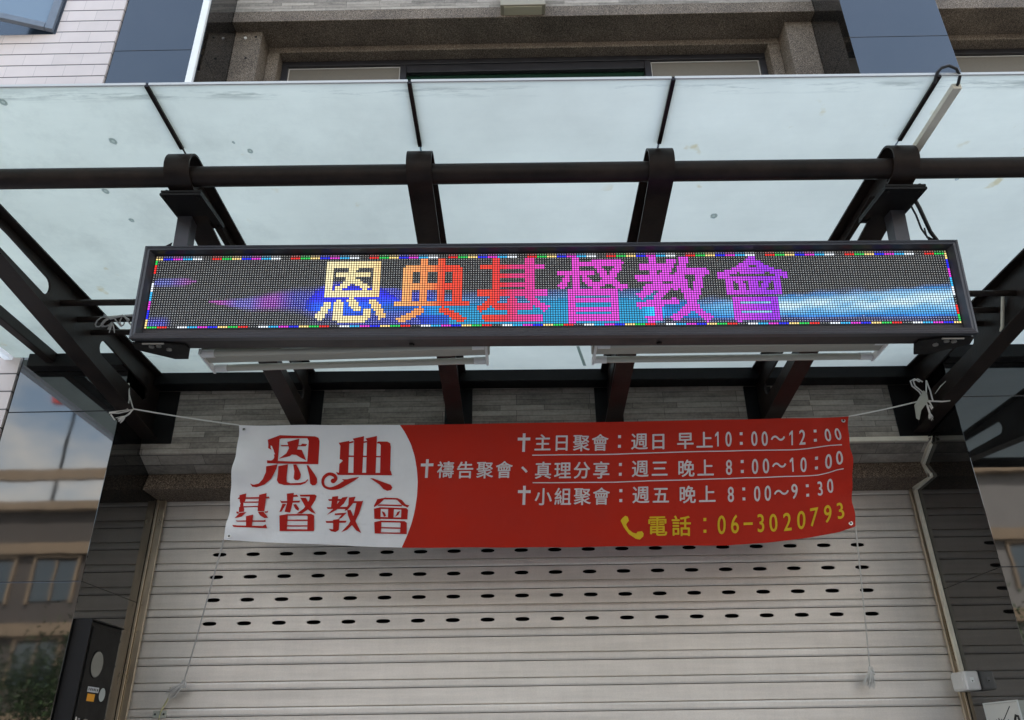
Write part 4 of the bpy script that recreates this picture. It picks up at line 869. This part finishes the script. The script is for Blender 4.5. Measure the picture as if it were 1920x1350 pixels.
def bottom_cord(c, end, label, m, tilt):
    mb = MB().tube(sag(c, end, .01, 16), .0042, 6)
    e = Vector(end)
    for k in range(5): mb.tube([e+Vector((.012*math.cos(k*1.9), -.01*k*.3, .01*math.sin(k*2.3))), e+Vector((.014*math.cos(k*1.9+2), -.008, -.02+.012*math.sin(k))), e+Vector((.02*math.cos(k*2.9), -.006, -.035))], .006, 6)
    frays(mb, e+Vector((0, -.012, -.012)), tilt, 60, .1, .0028, .33)
    return tag(mb.build('tie_cord', m), label, 'cord', 'cords tying the banner')
bottom_cord(bsurf(0, 1), (-1.985, 4.98, .398), 'thin cord from the lower left banner corner, ending in a grey frayed knot', M['cordold'], (-.9, 0, -.9))
e = (2.05, 4.98, .415)
bottom_cord(bsurf(1, 1), e, 'thin white cord from the lower right banner corner, ending in a frayed knot', M['cord'], (-.4, 0, -1))
tag(MB().tube([(-2.0, 4.98, .375), (-2.06, 5.0, .36), (-2.085, 5.02, .29), (-2.11, 5.035, .25), (-2.12, 5.04, .235)], .004, 6).tube([(-2.075, 5.015, .37), (-2.08, 5.02, .31), (-2.115, 5.035, .25), (-2.125, 5.035, .15)], .0028, 6).build('yellow_string', M['string']),
    'frayed yellowish string tied from the left cord knot to the clip on the shutter', 'string')

# ------------------------------------------------------------------ trunking, boxes, cables
# trunking along the stone wall and down the door reveal
def trunk(mb, path, w=.014, face='x'):
    for a, b in zip(path, path[1:]):
        a, b = Vector(a), Vector(b); d = (b-a); L = d.length; d.normalize()
        n = Vector((-1, 0, 0)) if face == 'x' else Vector((0, -1, 0)); s_ = d.cross(n)
        vs = []
        for p in (a-d*w*.5, b+d*w*.5):
            for q, r in ((-w, .0), (w, .0), (w, .02), (-w, .02)): vs.append(p+s_*q+n*r)
        mb.add(vs, [(0, 1, 2, 3), (7, 6, 5, 4), (0, 4, 5, 1), (1, 5, 6, 2), (2, 6, 7, 3), (3, 7, 4, 0)])
    return mb
mb = MB(); trunk(mb, [(1.6, YW-.001, 1.712), (2.545, YW-.001, 1.712)], .014, 'y')
X = XR-.002
trunk(mb, [(X, 4.665, 1.685), (X, 4.82, 1.60)], .013); trunk(mb, [(X, 4.815, 1.60), (X, 4.755, 1.507)], .0128); trunk(mb, [(X, 4.75, 1.512), (X, 4.985, 1.494)], .0132); trunk(mb, [(X, 4.982, 1.49), (X, 4.965, .385)], .0126)
mb.tube([(2.545, 4.636, 1.716), (2.575, 4.625, 1.72), (2.572, 4.64, 1.70), (2.565, 4.668, 1.685)], .005, 6)
tag(mb.build('wall_trunking', M['pvc'], bevel=.003), 'cream cable trunking zigzagging from the stone wall down beside the shutter', 'cable trunking')
so_ = thing('socket_box', 'white surface-mounted socket box on the right door reveal beside the shutter', 'socket box', (2.55, 4.88, .28))
MB().box(2.50, XR-.001, 4.81, 4.965, .277, .378).build('box', M['white'], so_, bevel=.01)
MB().box(2.494, 2.4995, 4.825, 4.95, .287, .368).build('cover', M['white'], so_, bevel=.003)
MB().box(2.53, 2.55, 4.8075, 4.8098, .318, .345).build('switch', M['whitetrim'], so_, bevel=.001)
MB().box(2.535, 2.543, 4.806, 4.8074, .322, .328).build('slot', M['rubber'], so_)
# cable and trunking lying on the canopy glass at the right
mb = MB().box(1.613, 1.646, 2.155, 2.55, 2.147, 2.172)
tag(mb.build('cable_trunking', M['pvc'], bevel=.003), 'short cream trunking under the canopy glass beside the right end beam', 'cable trunking')
tag(MB().tube([(1.54, 2.14, 2.16), (1.538, 2.105, 2.175), (1.55, 2.094, 2.186), (1.577, 2.09, 2.193), (1.608, 2.10, 2.187), (1.628, 2.122, 2.174), (1.632, 2.148, 2.164), (1.63, 2.17, 2.16)], .006, 8).build('power_cable', M['rubber']), 'black cable looping over the canopy front edge into the cream trunking', 'cable')
mb = MB().tube([(1.63, 2.60, 2.0), (1.66, 2.63, 1.97), (1.72, 2.70, 1.90), (1.76, 2.73, 1.865)], .008, 8).tube([(1.62, 2.62, 1.985), (1.65, 2.65, 1.95), (1.68, 2.69, 1.91), (1.73, 2.73, 1.865)], .004, 8)
mb.tube([(1.70, 2.70, 1.92), (1.705, 2.71, 1.88), (1.735, 2.725, 1.862)], .003, 6)
tag(mb.build('sign_cable', M['rubber']), 'two black cables dropping from the right hanger to the top of the sign', 'cable')
mb = MB().tube([(1.80, 2.80, 1.64), (1.95, 3.2, 1.86), (2.06, 3.44, 2.02), (2.10, 3.58, 2.085), (2.125, 3.59, 2.06), (2.118, 3.585, 2.02), (2.09, 3.575, 2.012)], .006, 7)
tag(mb.build('wire_loop', M['cord']), 'white wire looped round the tie rod right of the sign', 'wire')
mb = MB().tube([(2.50, 3.50, 2.06), (2.508, 3.55, 2.0), (2.506, 3.585, 1.93), (2.50, 3.60, 1.905)], .009, 8)
tag(mb.build('hanging_cord', M['pvc']), 'stiff beige cord end hanging against the right canopy beam', 'cord')
random.seed(5)
mb = MB().tube([(-2.18, 3.60, 2.078), (-2.0, 3.58, 2.08), (-1.85, 3.56, 2.10), (-1.72, 3.5, 2.12)], .006, 7)
for k in range(6):
    x = -2.19+.03*k+random.uniform(-.012, .012); q = random.uniform(.02, .027); sh_ = random.uniform(-.03, .03)
    mb.tube([(x+sh_*math.cos(a), 3.61+q*math.sin(a), 2.058+q*math.cos(a)) for a in [i*.75 for i in range(9)]], .0035, 6)
mb.tube([(-2.16, 3.585, 2.085), (-2.12, 3.58, 2.06), (-2.06, 3.583, 2.08), (-2.02, 3.58, 2.05)], .006, 6)
frays(mb, (-2.11, 3.585, 2.04), (0, -.3, -1), 6, .06, .004, .5); frays(mb, (-2.0, 3.585, 2.045), (.4, -.3, -.6), 5, .04, .004, .5)
tag(mb.build('wire_bundle', M['cordold']), 'old grey wire wrapped round the tie rod left of the sign', 'wire')

# meter cabinet on the left reveal
mt = thing('meter_cabinet', 'black steel meter cabinet with round glass ports and stickers, left of the shutter', 'meter cabinet', (-2.33, 4.52, -.35))
x0, x1 = XL+.001, -2.282
MB().box(x0, x1, 4.345, 4.71, -.34, .655).build('case', M['black'], mt, bevel=.004)
MB().box(x1+.001, x1+.008, 4.375, 4.69, -.31, .63).build('door', M['black'], mt, bevel=.003)
MB().box(x0, x1+.014, 4.335, 4.344, -.33, .662).build('front_flange', M['black'], mt, bevel=.002)
MB().box(x0, x1+.012, 4.34, 4.715, .656, .664).build('rain_lip', M['black'], mt, bevel=.002)
M['portglass'] = mat('meter_port_glass', (.17, .17, .15), .08, spec=.9)
for zc in (.45, .12, -.2):
    MB().cyl((x1+.006, 4.49, zc), (x1+.0095, 4.49, zc), .064, 32).build('port', M['portglass'], mt)
    r = MB(); n = 32
    vs = [(x1+xx, 4.49+rr*math.cos(2*math.pi*i/n), zc+rr*math.sin(2*math.pi*i/n)) for xx, rr in ((.0085, .064), (.0115, .066), (.0115, .071), (.0085, .072)) for i in range(n)]
    for k in range(3): r.add(vs[k*n:(k+2)*n], [(i, (i+1) % n, n+(i+1) % n, n+i) for i in range(n)])
    r.build('port_ring', M['black'], mt)
lab = MB().box(x1+.0082, x1+.0088, 4.445, 4.565, .312, .338); lo = lab.build('sticker', mat('white_sticker', (.5, .52, .55), .5, noise=(60, .2)), mt)
mk = MB()
for k in range(6): mk.box(x1+.0089, x1+.0092, 4.455+.018*k, 4.463+.018*k+.003*(k % 2), .319, .331)
mk.build('sticker_print', M['rubber'], mt)
MB().box(x1+.0082, x1+.0088, 4.455, 4.535, .268, .304).build('sticker', mat('orange_sticker', (.75, .32, .01), .5), mt)
ov = MB(); ov.prism([(.033*math.cos(a), .034*math.sin(a)) for a in [2*math.pi*i/20 for i in range(20)]], lambda a, b, t: (x1+t, 4.612+a, .306+b), .0082, .0088)
ov.build('sticker', mat('silver_sticker', (.45, .5, .5), .3, metal=.3), mt)
tm = MB()
for y_, a in ((4.385, -.1), (4.392, .1)): tm.box(x1+.0082, x1+.0086, y_, y_+.005, .155, .19)
for y_ in (4.412, 4.424): tm.box(x1+.0082, x1+.0086, y_, y_+.004, .155, .185)
tm.build('door_marking', M['white'], mt)

# house notice case on the right reveal
nb = thing('notice_box', 'clear-fronted notice case with a handwritten white sheet, lower right of the shutter', 'notice box', (2.55, 4.6, -.2))
MB().box(2.545, XR-.001, 4.43, 4.76, -.2, .205).build('case', M['paper'], nb, bevel=.003)
MB().box(2.538, 2.5445, 4.428, 4.434, -.2, .207).box(2.538, 2.5445, 4.756, 4.762, -.2, .207).box(2.538, 2.5445, 4.4345, 4.7555, .2, .207).build('rim', M['alutrim'], nb)
MB().box(2.541, 2.5435, 4.436, 4.754, -.19, .198).build('sheet', mat('notice_paper', (.6, .59, .55), .5, noise=(6, .05)), nb)
pen = MB(); px = 2.5402
def pl_(pts, r=.0022): pen.tube([(px, y, z) for y, z in pts], r, 6)
pl_([(4.735, .02), (4.66, .08), (4.58, .13), (4.51, .18)]); pl_([(4.70, .0), (4.62, .075), (4.55, .12)], .0012)
for k, (y, z) in enumerate(((4.69, .10), (4.665, .108), (4.64, .115), (4.615, .11))):
    pl_([(y+.008, z-.025), (y, z+.012), (y-.008, z-.022)], .0028); pl_([(y+.006, z-.006), (y-.008, z-.002)], .0022)
pl_([(4.49, .115), (4.475, .135), (4.455, .13), (4.452, .105), (4.468, .088), (4.455, .075), (4.447, .045), (4.46, .02), (4.485, .015)], .007)
pen.build('handwriting', M['rubber'], nb)

# ------------------------------------------------------------------ across the street (seen mirrored in the polished piers)
M['beige'] = mat('beige_band', (.25, .19, .13), .8, noise=(2, .12)); M['housegrey'] = mat('house_wall', (.085, .076, .07), .85, noise=(1.2, .15)); M['housepale'] = mat('house_wall_pale', (.2, .195, .19), .85, noise=(1.2, .1))
def house(label, x0, x1, h, wall, band):
    t = thing('street_house', label, 'house', ((x0+x1)/2, -24, G0), 'houses across the street')
    nst = int(h//3.2)
    MB().box(x0, x1, -34, -24, G0, G0+h).build('wall', wall, t)
    b = MB()
    for k in range(nst+1): b.box(x0, x1, -24, -23.72, G0+k*3.2+2.75, G0+k*3.2+3.2)
    b.build('floor_band', band, t)
    n = int((x1-x0)//2.6)
    for k in range(nst):
        for i in range(n):
            a = x0+.5+i*(x1-x0-.8)/n; c = a+1.7; z0, z1 = G0+k*3.2+.9, G0+k*3.2+2.5
            w = MB().box(a-.12, a, -24, -23.86, z0-.1, z1+.1).box(c, c+.12, -24, -23.86, z0-.1, z1+.1).box(a-.12, c+.12, -24, -23.85, z1+.1, z1+.2).box((a+c)/2-.04, (a+c)/2+.04, -24, -23.88, z0, z1).build('window', band, t)
            sub(MB().box(a, c, -24, -23.95, z0, z1), 'pane', M['oppglass'], w, t)
    MB().box(x0-.2, x1+.2, -34, -23.6, G0+h, G0+h+.35).build('parapet', band, t)
house('grey house with beige floor bands across the street, the widest of the row', -52, -9, 11.0, M['housegrey'], M['beige'])
house('dark grey house across the street, facing the shutter, between the two beige-banded ones', -8.5, 8.5, 8.2, M['housegrey'], M['housepale'])
house('pale house across the street, right end of the row', 9, 52, 12.0, M['housepale'], M['beige'])
t = thing('roof_sign', 'red signboard on steel legs on the roof of the beige-banded house', 'signboard', (-19, -27, G0+11.35))
MB().box(-23, -15.5, -27.3, -27, 15.8, 17.4).build('board', mat('red_board', (.5, .05, .04), .6), t)
for x in (-22, -19, -16.5): MB().box(x-.04, x+.04, -27.5, -27.32, G0+11.36, 17.0).build('leg', M['black'], t)
M['leaf'] = mat('leaf', (.05, .09, .03), .6, noise=(3, .4)); M['bark'] = mat('bark', (.12, .09, .07), .9, noise=(8, .3))
def tree(x, y, h, r, label, seed):
    random.seed(seed)
    t = thing('street_tree', label, 'tree', (x, y, G0), 'trees across the street')
    tr = MB().tube([(x, y, G0), (x+.05, y, G0+h*.4), (x-.05, y+.05, G0+h*.7)], [.11, .085, .05], 10)
    for k in range(5):
        a = k*1.3; tr.tube([(x, y, G0+h*(.4+.05*k)), (x+r*.4*math.cos(a), y+r*.4*math.sin(a), G0+h*.65), (x+r*.75*math.cos(a), y+r*.75*math.sin(a), G0+h*.85)], [.045, .03, .012], 6)
    tr.build('trunk', M['bark'], t)
    c = MB()
    cl = [(random.gauss(0, .5)*r, random.gauss(0, .5)*r, h*.72+random.gauss(0, .33)*r) for _ in range(26)]
    for q in range(2600):
        p = random.choice(cl); s_ = .28*r
        a, b, d = x+p[0]+random.gauss(0, s_), y+p[1]+random.gauss(0, s_), G0+p[2]+random.gauss(0, s_)
        u = Vector((random.uniform(-1, 1), random.uniform(-1, 1), random.uniform(-1, 1))).normalized(); w = u.orthogonal().normalized()
        L = .11; P_ = Vector((a, b, d)); c.add([P_-u*L, P_+w*L*.45, P_+u*L, P_-w*L*.45], [(0, 1, 2, 3)])
    c.build('crown', M['leaf'], t)
tree(-15.8, -19, 4.9, 1.9, 'small round green tree across the street, left of the row', 1)
tree(-20.5, -19.4, 5.4, 2.2, 'taller green tree across the street, in front of the beige-banded house', 2)
tree(18, -19, 5.6, 2.2, 'green tree across the street, before the pale house', 3)
